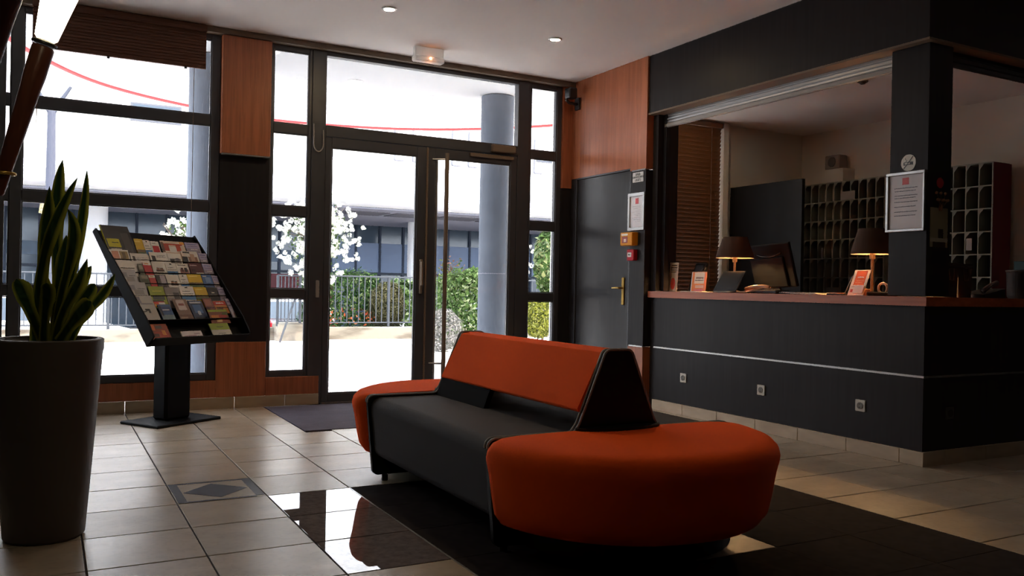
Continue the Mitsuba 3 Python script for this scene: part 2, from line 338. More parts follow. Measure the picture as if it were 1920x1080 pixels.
whole('door_mat', box(MATX[0]+.004, MATX[1]-.004, MATY[0]+.004, MATY[1]-.006, -.006, .004), 'mat_fibre', 'dark grey recessed entrance mat in front of the glass doors', 'mat')

# ---- right-hand wall with the black door
wr = tag('wall_right', 'right wall of orange wood above a black door', kind='structure')
put('wood_panel', box(RX, RX+.1, 6.79, 7.95, 2.30, CZ), 'wood', wr)
put('wood_panel', box(RX, RX+.1, 6.54, 6.79, 2.272, CZ), 'wood', wr)
put('black_panel', box(RX, RX+.1, 6.54, 6.78, .585, 2.262), 'laminate', wr)
put('black_panel', box(RX+.005, RX+.1, 7.76, 7.95, 0, 2.30), 'laminate', wr)
put('wood_panel', box(RX, RX+.1, 6.54, 6.78, .1, .577), 'wood', wr)
put('edge_strip', box(RX-.006, RX+.04, 6.545, 6.755, .575, .588), 'aluminium', wr)
put('edge_strip', box(RX-.006, RX+.04, 6.545, 6.755, 2.262, 2.275), 'aluminium', wr)
put('skirting', box(RX-.012, RX+.1, 6.54, 6.78, 0, .1), 'skirt', wr)
d2 = tag('door_2', 'plain black door in the right wall with a brass handle', kind='structure')
put('leaf', box(RX+.018, RX+.06, 6.80, 7.745, .005, 2.283, .003), 'door_black', d2)
put('frame', [box(RX+.002, RX+.06, 6.78, 6.797, 0, 2.30), box(RX+.002, RX+.06, 7.748, 7.762, 0, 2.30), box(RX+.002, RX+.06, 6.78, 7.762, 2.286, 2.30)], 'frame', d2)
hd = put('handle_plate', box(RX+.006, RX+.018, 6.868, 6.908, .97, 1.24, .004), 'brass', d2)
put('lever', [cyl((RX+.012, 6.888, 1.135), (RX-.045, 6.888, 1.135), .009), tube([(RX-.042, 6.885, 1.135), (RX-.045, 6.93, 1.137), (RX-.043, 7.0, 1.133)], [.010, .009, .007])], 'brass', d2, smooth=40)

# ---- reception: fascia, pillar, ceilings, back walls
fa = tag('wall_fascia', 'black fascia above the reception opening', kind='structure')
put('panel', box(5.0, 5.12, 3.60, 6.59, 2.795, CZ), 'laminate', fa)
put('panel', box(5.12, 9.1, 3.60, 3.72, 2.795, CZ), 'laminate', fa)
put('trim', [box(4.992, 5.13, 3.592, 6.58, 2.78, 2.795), box(5.13, 9.1, 3.592, 3.73, 2.78, 2.795)], 'beam', fa)
struct('wall_pillar', box(5.055, 5.295, 3.63, 3.92, 1.115, 2.78, .003), 'laminate', 'black square pillar at the corner of the reception desk')
go = tag('wall_opening', 'black jamb at the left end of the reception opening', kind='structure')
put('jamb', box(5.06, 5.3, 6.464, 6.538, 1.115, 2.79), 'laminate', go)
put('guide', box(5.12, 5.17, 6.42, 6.46, 1.115, 2.79), 'metal_black', go)
rl = thing('roller_shutter', 'grey slatted roller shutter pulled up above the reception counter', 'shutter')
for k, (za, zb, xx) in enumerate([(2.79, 2.752, 5.13), (2.752, 2.722, 5.125), (2.722, 2.695, 5.125), (2.697, 2.655, 5.12)]):
    put('slat', box(xx, xx+.03, 3.925, 6.455, zb+.003, za, .008), 'aluminium' if k < 3 else 'piping', rl)
rl2 = thing('roller_shutter', 'dark roller shutter pulled up above the right-hand side counter', 'shutter')
for k in range(3): put('slat', box(5.30, 8.4, 3.70, 3.73, 2.68+k*.036, 2.712+k*.036, .006), 'metal_black', rl2)
struct('wall_reception_back', box(8.5, 8.6, 3.62, 7.98, 0, 3.2), 'wall_white', 'pale back wall of the reception office')
wrf = tag('wall_reception_front', 'pale street-side wall of the reception office', kind='structure')
put('wall', [box(5.1, 5.14, 7.9, 8.0, 0, 3.2), box(7.06, 8.6, 7.9, 8.0, 0, 3.2), box(5.14, 7.06, 7.9, 8.0, 0, .9), box(5.14, 7.06, 7.9, 8.0, 3.05, 3.2), box(6.20, 6.28, 7.9, 8.0, .9, 3.05)], 'wall_white', wrf)
for n_, xa, xb in (('window_5', 5.14, 6.20), ('window_6', 6.28, 7.06)):
    w = tag(n_, 'office window behind the blind' if n_ == 'window_6' else 'office window hidden behind the black door wall', kind='structure')
    put('frame', [box(xa, xa+.05, 7.93, 7.98, .9, 3.05), box(xb-.05, xb, 7.93, 7.98, .9, 3.05), box(xa+.05, xb-.05, 7.93, 7.98, .9, .96), box(xa+.05, xb-.05, 7.93, 7.98, 2.99, 3.05)], 'frame', w)
    put('pane', (np.array([[xa+.05, 7.95, .96], [xb-.05, 7.95, .96], [xb-.05, 7.95, 2.99], [xa+.05, 7.95, 2.99]]), np.array([[0, 1, 2], [0, 2, 3]])), 'glass', w)
put('jamb', box(7.07, 7.15, 7.78, 7.9, 0, 3.13), 'wall_white', wrf)
bl = thing('wooden_blind', 'dark wooden slatted blind at the back of the reception office', 'blind')
put('headrail', box(6.2, 7.06, 7.78, 7.85, 3.06, 3.12, .003), 'slat_wood', bl)
for k in range(44):
    z = 3.04-k*.047; v, f = box(-.43, .43, -.028, .028, -.0025, .0025)
    c, s = math.cos(1.06), -math.sin(1.06); v = np.stack([v[:, 0]+6.63, 7.83+v[:, 1]*c-v[:, 2]*s, z+v[:, 1]*s+v[:, 2]*c], 1)
    put('slat', (v, f), 'slat_wood', bl)
for xx in (6.36, 6.9): put('cord', cyl((xx, 7.80, 1.0), (xx, 7.80, 3.06), .003, n=6), 'beam', bl)

# ---- reception desk
dk = thing('reception_desk', 'long black reception desk with orange wood counter top and silver line', 'reception desk')
put('front', box(DX, DX+.04, 3.63, 6.46, .095, 1.05), 'laminate', dk)
put('side', box(DX+.04, 8.4, 3.63, 3.67, .095, 1.05), 'laminate', dk)
put('plinth', [box(DX+.02, DX+.06, 3.65, 6.46, 0, .1), box(DX+.06, 8.4, 3.65, 3.69, 0, .1)], 'grout', dk)
put('countertop', extrude(Polygon([(5.02, 3.60), (8.4, 3.60), (8.4, 4.02), (5.42, 4.02), (5.42, 6.53), (5.02, 6.53)]), .06), 'counter_wood', dk, to_world=basis((0, 0, 1.05), (1, 0, 0), (0, 1, 0), (0, 0, 1)))
put('trim', [box(DX-.006, DX+.01, 3.624, 6.46, .578, .592), box(DX-.006, 8.4, 3.624, 3.64, .578, .592)], 'aluminium', dk)
put('end_post', box(5.06, 5.3, 6.464, 6.528, 0, 1.045), 'laminate', dk)
put('worktop', box(5.42, 6.1, 4.3, 6.46, .74, .77), 'counter_wood', dk)
for i, (a, b) in enumerate([(6.46, 6.02), (6.02, 5.57), (5.57, 5.12), (5.12, 4.674), (4.674, 4.224), (4.224, 3.79), (3.79, 3.612)]):
    put('skirting_tile', box(DX-.014, DX+.02, b+.002, a-.002, 0, .095, .0015), 'skirt', dk)
xs = [5.036]+[5.26+.4445*k for k in range(8)]
for a, b in zip(xs, xs[1:]): put('skirting_tile', box(a+.002 if a > 5.1 else a, b-.002, 3.612, 3.65, 0, .095, .0015), 'skirt', dk)
def socket(y, x, face, label):
    s = thing('wall_socket', label, 'socket', None)
    if face == 'x':
        put('plate', box(x-.010, x, y-.041, y+.041, .296, .378, .004), 'paint', s, S(198, 194, 184)); put('well', lathe([(.024, 0), (.024, .004)], 24, (x-.0105, y, .337), (-1, 0, 0)), 'paint', s, S(120, 118, 112))
        put('pin', [cyl((x-.018, y, .337+d), (x-.0145, y, .337+d), .003, n=8) for d in (-.011, .011)], 'paint', s, S(60, 60, 58))
    else:
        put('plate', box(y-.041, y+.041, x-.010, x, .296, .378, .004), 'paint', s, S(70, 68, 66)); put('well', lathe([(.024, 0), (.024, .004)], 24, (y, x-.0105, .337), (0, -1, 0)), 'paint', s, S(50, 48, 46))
socket(6.02, DX, 'x', 'white wall socket on the desk front, leftmost of the three white ones'); socket(5.066, DX, 'x', 'white wall socket on the desk front, middle one of the three white ones')
socket(4.114, DX, 'x', 'white wall socket on the desk front, the one nearest the desk corner'); socket(5.32, 3.63, 'y', 'dark wall socket on the shaded side of the desk round the corner')

# ================================================================== SOFA
SX, HW, YN, YF, SH = 2.280, .662, 3.18, 4.69, .475
so = thing('island_sofa', 'black and orange double-sided lobby sofa with rounded orange ends', 'sofa')
def seat_profile():
    p = Polygon([(SX-HW+.055, .13), (SX+HW-.055, .13), (SX+HW-.018, SH), (SX-HW+.018, SH)]).buffer(-.06).buffer(.06, quad_segs=8); return p
v, f = ext_y(seat_profile(), YN+.013, YF-.013); put('seat', (v, f), 'fabric_black', so, smooth=40)
def plate_profile(grow=0.0):
    x0, x1, zb = SX-HW, SX+HW, .03
    pts = [(x0+.045, zb), (x0+.26, zb), (x0+.34, .10), (x1-.34, .10), (x1-.26, zb), (x1-.045, zb), (x1, SH+.012)]
    pts += [(SX+.235, SH+.012), (SX+.205, SH+.05), (SX+.07, .848), (SX-.07, .848), (SX-.205, SH+.05), (SX-.235, SH+.012), (x0, SH+.012)]
    p = Polygon(pts); p = p.buffer(-.035).buffer(.035, quad_segs=8); p = p.buffer(.03).buffer(-.03, quad_segs=6)
    return p
PP = plate_profile()
for yy in (YN, YF):
    k = put('end_panel', ext_y(PP, yy-.013, yy+.013), 'panel_black', so)
    for e in (-1, 1):
        c = np.array(PP.exterior.coords)[:-1]; c = np.roll(c, -int(np.argmin(np.abs(c[:, 0]-SX)+10*(c[:, 1] > .2))), axis=0); c = c[(c[:, 1] > .07) & ~((c[:, 1] < .2) & (np.abs(c[:, 0]-SX) < HW-.1))]
        put('piping', tube(np.stack([c[:, 0], np.full(len(c), yy+e*.013), c[:, 1]], 1), .0055, 6), 'piping', k, smooth=True)
# slanting back cushions, leaning on each other over an open slot
def back(s):
    pts = [(SX+s*.205, .58), (SX+s*.205-.0, .575), (SX+s*.075, .835), (SX+s*.004, .848), (SX+s*.004, .80), (SX+s*.045, .785), (SX+s*.155, .565)]
    p = Polygon(pts).buffer(0); p = p.buffer(.008, quad_segs=6).buffer(-.016).buffer(.010, quad_segs=6)
    return ext_y(p, YN+.014, YF-.014)
put('back_cushion', back(-1), 'fabric_orange', so, smooth=35); put('back_cushion', back(1), 'fabric_orange', so, smooth=35)
put('back_support', [ext_y(Polygon([(SX-.235, SH), (SX-.205, SH), (SX-.158, .60), (SX-.188, .60)]), 4.05, YF-.014)], 'pitch', so)
put('back_rail', [ext_y(Polygon([(SX-.05, .74), (SX+.05, .74), (SX+.03, .79), (SX-.03, .79)]), YN+.014, YF-.014)], 'panel_black', so)
def end_cushion(y, s):
    """A D-shaped upholstered end: rounded outline, rings from the bottom up, closed against the end panel."""
    t = np.linspace(0, math.pi, 90); D = Polygon(np.stack([.705*np.cos(t), .70*np.sin(t)], 1)).buffer(-.085).buffer(.085, quad_segs=10)
    prof = [(.30, .135), (.12, .135), (.075, .15), (.045, .19), (.03, .26), (.014, .36), (.004, .40), (.0, .425), (.008, .455), (.03, .478), (.065, .490), (.12, .494), (.30, .496), (.62, .497)]
    c = np.array(D.exterior.coords)[:-1]; c = np.roll(c, -int(np.argmin(np.hypot(c[:, 0]-.62, c[:, 1]))), axis=0)
    if Polygon(c).area > 0 and not D.exterior.is_ccw: c = np.roll(c[::-1], 1, axis=0)
    c = c[c[:, 1] > .001]; o = np.array([0.0, 0.0]); q = c-o; rad = np.hypot(q[:, 0], q[:, 1]); n = len(c); V, F = [], []
    for ins, z in prof:
        k = np.maximum(rad-ins, .003)/rad; V.append(np.stack([SX+q[:, 0]*k, y+s*(.0155+q[:, 1]*k), np.full(n, z)], 1))
    V = np.vstack(V); m = len(prof); i = np.arange(n-1)
    for k in range(m-1):
        A, B = k*n, (k+1)*n; F += [np.stack([A+i, A+i+1, B+i+1], 1), np.stack([A+i, B+i+1, B+i], 1), np.array([[A, B, B+n-1], [A, B+n-1, A+n-1]])]
    F.append(np.array([[0, i_+1, i_] for i_ in range(1, n-1)])); F = np.vstack(F)
    return V, F[:, ::-1] if s < 0 else F
for yy, s in ((YN, -1), (YF, 1)):
    e = put('end_cushion', end_cushion(yy, s), 'fabric_orange', so, smooth=50)
    t = np.linspace(0, math.pi, 24); q = Polygon(np.stack([SX+.228*np.cos(t), .085*np.sin(t)], 1))
    m = extrude(q, .03); v = np.array(m.vertices); v[:, 1] = yy+s*(.014+v[:, 1]); v[:, 2] += .478
    put('back_foot', (v, np.array(m.faces)[:, ::(1 if s > 0 else -1)]), 'panel_black', e)
    t = np.linspace(0, math.pi, 30); q = Polygon(np.stack([SX+.5*np.cos(t), .5*np.sin(t)], 1)); m = extrude(q, .10); v = np.array(m.vertices); v[:, 1] = yy+s*(.016+v[:, 1]); v[:, 2] += .04
    put('plinth', (v, np.array(m.faces)), 'panel_black', e)
for xx in (SX-HW+.11, SX+HW-.11):
    for yy in (YN+.03, YF-.03): put('foot', cyl((xx, yy, 0), (xx, yy, .032), .018), 'metal_black', so)
put('underframe', box(SX-.42, SX+.42, YN+.05, YF-.05, .05, .13), 'panel_black', so)

# ================================================================== BROCHURE RACK
RC, ryaw, rt, RW, RL = np.array([.889, 7.251, 1.077]), .577, .93, .949, 1.061
ra = np.array([math.cos(ryaw), math.sin(ryaw), 0]); rn0 = np.array([math.sin(ryaw), -math.cos(ryaw), 0])
rup = -rn0*math.cos(rt)+np.array([0, 0, math.sin(rt)]); rn = np.cross(ra, rup)
RM = basis(RC, ra, rup, rn)
rk = thing('brochure_rack', 'black sloping brochure stand on a square post in front of the left window', 'rack')
put('back_panel', moved(box(-RW/2, RW/2, -RL/2, RL/2, -.03, -.006, .003), RM), 'rack_black', rk)
side = Polygon([(-RL/2, -.03), (-RL/2+.02, .075), (-.36, .085), (.12, .05), (RL/2, .012), (RL/2, -.03)])
for sx in (-1, 1):
    m = extrude(side, .014); v = np.array(m.vertices); v = np.stack([sx*(RW/2-.007)-.007+v[:, 2], v[:, 0], v[:, 1]], 1)
    put('side_panel', moved((v, np.array(m.faces)), RM), 'rack_black', rk)
TOPS = [.43, .31, .205, .09, -.03, -.15]
for k, vt in enumerate(TOPS):
    vb = vt-.20 if k < 5 else -.36
    if k < 5: put('tier', moved(box(-RW/2+.015, RW/2-.015, vb-.004, vb, -.004, .03), RM), 'rack_black', rk)
put('tray', [moved(box(-RW/2+.015, RW/2-.015, -.365, -.36, -.006, .07), RM), moved(box(-RW/2+.015, RW/2-.015, -RL/2, -RL/2+.008, -.01, .075), RM)], 'rack_black', rk)
put('post', moved(box(-.125, .125, -.08, .08, .0, .72, .02), basis((.90, 7.30, .02), ra, -rn0, (0, 0, 1))), 'rack_black', rk)
put('base_plate', moved(box(-.31, .31, -.215, .215, 0, .022, .006), basis((.90, 7.285, 0), ra, -rn0, (0, 0, 1))), 'rack_black', rk)
put('bracket', moved(box(-.10, .10, -.06, .06, 0, .22, .01), basis((.895, 7.285, .72), ra, -rn0, (0, 0, 1))), 'rack_black', rk)
w_, cr, rd, bk, yl, gr = S(226, 222, 214), S(206, 196, 180), S(190, 34, 42), S(40, 37, 38), S(214, 176, 34), S(128, 124, 122)
bl_, db, lil, grn, org, brn, mar = S(58, 116, 170), S(40, 54, 86), S(166, 160, 190), S(142, 156, 34), S(206, 84, 44), S(120, 88, 70), S(84, 34, 36)
lines = lambda a, b, y, n, c, h=.03: [(a, b-.1*(i % 2), y-i*.07, y-i*.07+h, c) for i in range(n)]
def people(cx, s, y, c): return [(cx-s, cx+s, y, y+.16, c), (cx-s*.8, cx-s*.1, y+.16, y+.3, S(170, 120, 96)), (cx+.05*s, cx+.8*s, y+.16, y+.28, S(150, 104, 84)), (cx-s*.8, cx-s*.1, y+.27, y+.33, bk), (cx+.05*s, cx+.8*s, y+.25, y+.31, bk)]
ST = {
 'mag': (bk, [(.05, .5, .38, .62, S(206, 196, 30)), (.1, .48, .30, .34, cr), (.1, .6, .12, .26, gr), (.62, .9, .1, .8, S(70, 64, 62)), (.2, .45, .5, .52, bk)]),
 'yellow': (yl, [(0, 1, .2, .36, S(120, 96, 60)), (0, 1, 0, .2, S(70, 96, 60)), (.1, .7, .8, .88, S(236, 210, 110))]),
 'wb': (w_, [(0, 1, .0, .34, bl_), (.1, .9, .42, .47, gr), (.4, .6, .86, .95, bk), (.15, .7, .6, .65, gr)]),
 'redw': (w_, [(.1, .9, 0, .62, rd), (.15, .6, .8, .86, gr)]),
 'redpat': (S(216, 196, 176), [(.05, .9, .72, .82, S(176, 60, 40)), (.1, .3, .3, .72, S(176, 60, 40)), (.6, .8, .3, .72, S(186, 70, 44)), (.0, .1, .2, .9, brn), (.8, 1, .8, .98, S(216, 146, 50)), (.3, .6, .2, .6, w_)]),
 'lilac': (lil, [(.1, .8, .82, .88, S(110, 110, 160)), (.15, .85, .66, .7, S(120, 110, 150)), (.0, 1, .0, .5, S(150, 140, 156)), (.2, .9, .2, .26, S(112, 104, 112)), (.3, .8, .4, .45, S(230, 226, 230))]),
 'photocard': (w_, [(.08, .45, .35, .9, S(206, 140, 116)), (.5, .94, .35, .9, S(150, 126, 74)), (.62, .8, .4, .85, S(96, 76, 40)), (.45, .7, .12, .2, gr)]),
 'text': (w_, [(.1, .24, .35, .75, bk)]+lines(.3, .95, .62, 3, gr)),
 'text2': (w_, [(.08, .3, .3, .7, bk)]+lines(.36, .9, .72, 3, gr)),
 'greypic': (w_, [(.1, .9, .1, .55, gr), (.12, .4, .15, .5, bk), (.55, .8, .2, .6, S(90, 86, 90))]),
 'brownpic': (S(214, 206, 196), [(0, .3, .1, .6, bk), (.35, .9, .1, .6, S(150, 110, 86)), (.5, .75, .3, .8, S(186, 150, 124)), (.1, .5, .85, .95, bk)]),
 'title': (w_, []),
 'dkgreen': (S(90, 92, 80), [(.1, .9, .1, .5, S(56, 64, 46)), (.2, .9, .6, .9, S(150, 144, 130))]),
 'red': (rd, [(.0, 1, .8, 1, w_), (.2, .7, .86, .93, S(210, 130, 40))]),
 'portrait': (w_, people(.52, .3, .2, S(70, 48, 44))),
 'figures': (w_, [(.2, .95, .12, .5, S(150, 96, 84)), (.3, .5, .3, .65, S(90, 50, 50)), (.6, .85, .3, .66, bk), (.1, .8, .82, .9, gr)]),
 'maroon': (mar, [(.1, .6, .76, .84, S(190, 160, 160)), (.4, 1, .0, .22, w_), (.1, .4, .3, .5, S(60, 22, 26))]),
 'mountain': (S(176, 176, 180), [(.0, .4, .5, .8, S(140, 140, 150)), (.3, .8, .2, .5, S(150, 148, 150)), (.1, .3, .1, .4, S(196, 194, 190)), (.5, .9, .55, .6, S(120, 120, 126))]),
 'mountain3': (S(180, 176, 168), [(.0, .3, .7, .96, S(130, 128, 140)), (.2, .9, .66, .72, S(140, 136, 140)), (.35, .6, .42, .5, bk), (.5, .62, .34, .46, S(60, 52, 48)), (.2, .4, .38, .42, S(80, 74, 70))]),
 'darkpic': (S(70, 66, 74), [(.4, .9, .3, .95, S(176, 166, 176)), (.0, .3, .1, .9, bk), (.5, .8, .05, .3, bk)]),
 'blue': (S(70, 110, 166), [(.0, 1, .0, .3, S(56, 84, 130)), (.3, .8, .4, .8, S(120, 150, 190)), (.1, .5, .84, .9, w_)]),
 'green': (grn, [(.1, .9, .0, .3, S(60, 70, 70)), (.2, .8, .6, .68, S(196, 190, 60))]),
 'grey': (S(128, 122, 124), [(.55, .95, .1, .6, S(62, 58, 66)), (.1, .5, .2, .5, S(150, 144, 142))]),
 'black': (S(34, 31, 34), [(.35, .65, .55, .62, w_), (.2, .8, .4, .44, gr), (.3, .5, .65, .7, S(90, 90, 96))]),
 'redor': (S(190, 54, 34), [(.0, 1, .72, 1, S(44, 44, 46)), (.5, 1, .3, .6, w_), (.0, .4, .0, .4, S(206, 130, 40))]),
 'blue2': (S(48, 84, 132), [(.0, 1, .0, .34, S(104, 124, 130)), (.2, .9, .55, .85, S(40, 62, 110)), (.25, .8, .62, .68, S(200, 200, 210)), (.0, .2, .3, .9, S(34, 40, 60))]),
 'brown': (S(130, 102, 86), [(.2, .8, .5, .95, S(200, 184, 176)), (.3, .7, .7, .8, S(150, 90, 80)), (.0, 1, .0, .3, S(110, 76, 60)), (.1, .6, .12, .2, S(160, 130, 110))]),
 'dkblue': (S(46, 58, 88), [(.2, .8, .4, .8, S(76, 110, 156)), (.4, .6, .3, .5, S(190, 196, 206)), (.1, .9, .86, .94, S(190, 190, 200)), (.1, .9, .08, .2, S(34, 36, 44))]),
 'brownred': (S(130, 76, 66), [(.1, .8, .5, .9, S(160, 104, 86)), (.0, .4, .1, .4, S(90, 46, 40))]),
 'redor2': (S(186, 120, 56), [(.0, 1, .66, .96, S(180, 44, 34)), (.2, .8, .78, .86, w_), (.1, .6, .1, .5, S(120, 84, 56))]),
 'lilac6': (S(176, 172, 196), [(.1, .9, .82, .88, S(120, 112, 160)), (.1, .8, .64, .7, S(120, 116, 140)), (.2, .6, .1, .5, S(210, 206, 214)), (.5, .9, .05, .3, S(110, 116, 90)), (.55, .8, .2, .35, S(130, 90, 90))]),
 'orange': (S(150, 60, 34), [(.05, .3, .6, .98, S(216, 104, 40)), (.35, .7, .7, .9, S(96, 78, 76)), (.2, .9, .1, .5, S(176, 50, 30)), (.6, .8, .3, .6, S(210, 130, 50)), (.1, .4, .2, .4, S(90, 40, 30))]),
 'card': (S(216, 206, 206), [(.1, .7, .3, .4, S(190, 130, 150)), (.6, .9, .5, .7, S(180, 160, 170)), (.2, .6, .1, .2, S(160, 110, 130))]),
 'food': (S(128, 70, 44), [(.0, 1, .84, 1, grn), (.1, .5, .3, .6, S(196, 120, 50)), (.5, .9, .2, .6, S(176, 50, 36)), (.3, .6, .1, .3, S(216, 190, 130)), (.7, 1, .6, .8, S(80, 90, 40))]),
 'greenw': (S(206, 200, 186), [(.0, 1, .5, 1, grn), (.35, .7, .7, .76, S(90, 100, 40)), (.3, .7, .2, .24, gr), (.5, .8, .0, .04, bk)]),
}
BRO = [(1,-.450,-.209,.23,.545,'mag','large black magazine with a yellow block'), (1,-.200,-.124,.286,.435,'yellow','yellow leaflet with a landscape foot'), (1,-.122,-.058,.291,.426,'wb','narrow white leaflet with a blue foot'), (1,-.054,.022,.313,.420,'redw','narrow red leaflet with a white top'), (1,.046,.280,.305,.433,'redpat','wide leaflet with a red timber pattern'), (1,.290,.437,.321,.432,'lilac','lilac leaflet'),
(2,-.465,-.305,.192,.315,'photocard','white card with two small photos'), (2,-.300,-.139,.187,.288,'text','white emblem leaflet, left of its twin'), (2,-.118,.048,.201,.309,'text2','white emblem leaflet beside the grey picture'), (2,.054,.185,.201,.306,'greypic','white leaflet with a grey picture'), (2,.205,.372,.208,.338,'brownpic','pale leaflet with a brown picture'), (2,.378,.465,.203,.324,'lilac','lilac leaflet'),
(3,-.455,-.290,.10,.209,'title','white booklet with a title line in italics'), (3,-.277,-.234,.077,.184,'dkgreen','narrow dark green leaflet'), (3,-.223,-.151,.082,.203,'red','small red booklet with a white top'), (3,-.142,-.017,.106,.212,'portrait','white leaflet with a picture of two people'), (3,-.014,.088,.095,.206,'wb','white leaflet with a blue foot'), (3,.092,.207,.098,.204,'figures','white leaflet with small dark figures'), (3,.221,.356,.102,.217,'maroon','dark maroon leaflet'), (3,.361,.468,.094,.211,'lilac','lilac leaflet'),
(4,-.460,-.325,.003,.129,'mountain','pale grey mountain leaflet'), (4,-.312,-.231,.001,.082,'dkgreen','narrow dark green leaflet'), (4,-.228,-.169,-.028,.078,'red','small red booklet with a white top'), (4,-.160,-.067,-.027,.086,'darkpic','dark leaflet with a pale figure'), (4,-.063,.057,-.030,.089,'portrait','white leaflet with a picture of two people'), (4,.063,.142,-.029,.092,'wb','white leaflet with a blue foot'), (4,.148,.289,-.017,.099,'yellow','yellow leaflet with a landscape foot'), (4,.295,.397,-.026,.099,'blue','blue leaflet'), (4,.400,.468,-.031,.090,'lilac','lilac leaflet'),
(5,-.455,-.290,-.118,.010,'mountain','pale grey mountain leaflet'), (5,-.280,-.142,-.142,-.028,'green','lime green leaflet'), (5,-.138,-.005,-.148,-.036,'grey','grey leaflet with a dark figure'), (5,.009,.146,-.143,-.024,'wb','white leaflet with a blue foot'), (5,.151,.277,-.143,-.033,'yellow','yellow leaflet with a landscape foot'), (5,.281,.389,-.148,-.032,'black','black leaflet with a small white mark'), (5,.396,.466,-.165,-.030,'lilac','lilac leaflet'),
(6,-.445,-.292,-.352,-.118,'mountain3','pale mountain brochure with a climber'), (6,-.287,-.176,-.205,-.142,'redor','dark-topped red brochure behind the blue one'), (6,-.284,-.168,-.349,-.207,'blue2','blue brochure with a grey foot'), (6,-.112,.018,-.354,-.149,'brown','brown brochure with a pale panel'), (6,.027,.166,-.358,-.164,'dkblue','dark blue brochure with a bright emblem'), (6,.187,.278,-.285,-.139,'brownred','brownish red brochure'), (6,.282,.412,-.287,-.167,'redor2','orange brochure with a red top'), (6,.420,.466,-.353,-.146,'lilac6','lilac brochure with a small drawing'),
(7,-.444,-.282,-.518,-.379,'orange','orange-red brochure'), (7,-.183,.009,-.519,-.454,'card','long white card with pink curves'), (7,.146,.341,-.398,-.276,'food','brochure with a market-stall picture and green top'), (7,.104,.299,-.519,-.399,'greenw','green and white leaflet')]
ROWN = {1: 'top row', 2: 'second row', 3: 'third row', 4: 'fourth row', 5: 'fifth row', 6: 'sixth row', 7: 'front tray'}
for q, (row, u0, u1, vb, vt, st, desc) in enumerate(BRO):
    wd = u1-u0; low = min(vb, vt-.19) if row < 6 else vb
    if row == 7: low = vb
    ht = vt-low; base, rects = ST[st]
    # the print sits on the part of the cover that shows
    vis = (vt-vb)/ht; rects = [(a, b, 1-vis+c*vis, 1-vis+d*vis, colr) for a, b, c, d, colr in rects]
    m, C = patches(wd, ht, base, rects, .005 if st not in ('mag', 'card') else .010)
    lean = math.atan2(.034, ht) if row < 6 else .04
    off = .0 if row < 6 else (.022 if row == 6 else .030)
    if st == 'blue2': off += .014
    if st == 'greenw': off += .012
    if st in ('food',): lean, off = .14, .045
    if st == 'redor': low, off = low, .010
    ey = np.array([0, math.cos(lean), math.sin(lean)]); ez = np.array([0, -math.sin(lean), math.cos(lean)])
    M = RM @ basis((u0, low, off), (1, 0, 0), ey, ez)
    key = tag(numbered('brochure'), f'{desc} in the {ROWN[row]} of the rack', 'brochure', f'brochures in the {ROWN[row]}')
    put('cover', moved(m, M), 'print', key, C)
    if st == 'mag': put('spine', moved(box(-.004, .0, 0, ht, 0, .010), M), 'print', key, S(196, 190, 30))
    if st == 'title':
        put('title_line', moved(lettering('Carte Petit Prix', .012, False), M @ basis((wd/2, ht*.70, .0055), (1, 0, 0), (0, 1, 0), (0, 0, 1))), 'print', key, bk) if False else put('title_line', moved(box(.02, wd-.02, ht*.66, ht*.70, .005, .0056), M), 'print', key, bk)

# ================================================================== PLANTER + PLANT
PC = np.array([.012, 4.235]); rc = np.array([.878, -.478, 0]); fc = np.array([.478, .878, 0])
pl = thing('planter', 'tall dark tapered round planter at the left edge of the lobby', 'planter')
put('pot', lathe([(.150, 0), (.160, .012), (.178, .25), (.200, .55), (.218, .80), (.2225, .815), (.2225, .855), (.216, .860), (.196, .860), (.190, .84), (.188, .80)], 56, (*PC, 0)), 'planter_paint', pl, smooth=35)
put('soil', lathe([(.186, 0), (.186, .004)], 40, (*PC, .822)), 'paint', pl, S(36, 28, 22))
put('insert_ring', lathe([(.172, .84), (.176, .848), (.166, .85), (.160, .84)], 48, (*PC, 0), cap=False), 'planter_paint', pl, smooth=40)
sp = thing('snake_plant', 'snake plant with upright yellow-edged dark leaves growing in the tall planter', 'plant')
PXM = .002315
def leaf_blade(pts, w, off, twist=0.3, blunt=False):
    P = np.array([PC[0]*np.array([1, 0, 0])+PC[1]*np.array([0, 1, 0])+rc*((x-88)*PXM)+fc*(off*(i/(len(pts)-1)*.6+.4))+np.array([0, 0, 1.12+(522-y)*PXM]) for i, (x, y) in enumerate(pts)])
    n = 22; s = np.linspace(0, 1, len(P)); tt = np.linspace(0, 1, n)
    from scipy.interpolate import CubicSpline
    Q = CubicSpline(s, P)(tt) if len(P) > 2 else P[0]+(P[1]-P[0])*tt[:, None]
    prof = np.interp(tt, [0, .2, .45, .62, .76, .88, .95, 1], [.62, .55, .66, .95, 1.0, .74 if not blunt else .98, .40 if not blunt else .72, .02])*w*1.28*PXM/2
    V, F, C = [], [], []; cols = [-1, -.84, -.4, 0, .4, .84, 1]
    for k in range(n):
        tg = Q[min(k+1, n-1)]-Q[max(k-1, 0)]; tg /= np.linalg.norm(tg)
        sd = np.cross(tg, fc*math.cos(twist*(tt[k]-.3))+rc*math.sin(twist*(tt[k]-.3))); sd /= np.linalg.norm(sd); nn = np.cross(sd, tg)
        for c in cols:
            V.append(Q[k]+sd*c*prof[k]+nn*(.30*prof[k]*(c*c-.5)))
            band = .5+.5*math.sin(tt[k]*46+3*math.sin(c*2+k))
            C.append(S(130, 128, 46) if abs(c) > .8 else S(22+16*band, 38+18*band, 22+9*band))
    V = np.array(V); m = len(cols)
    for k in range(n-1):
        for c in range(m-1):
            a = k*m+c; F += [[a, a+1, a+m+1], [a, a+m+1, a+m]]
    return (V, np.array(F)), np.array(C)
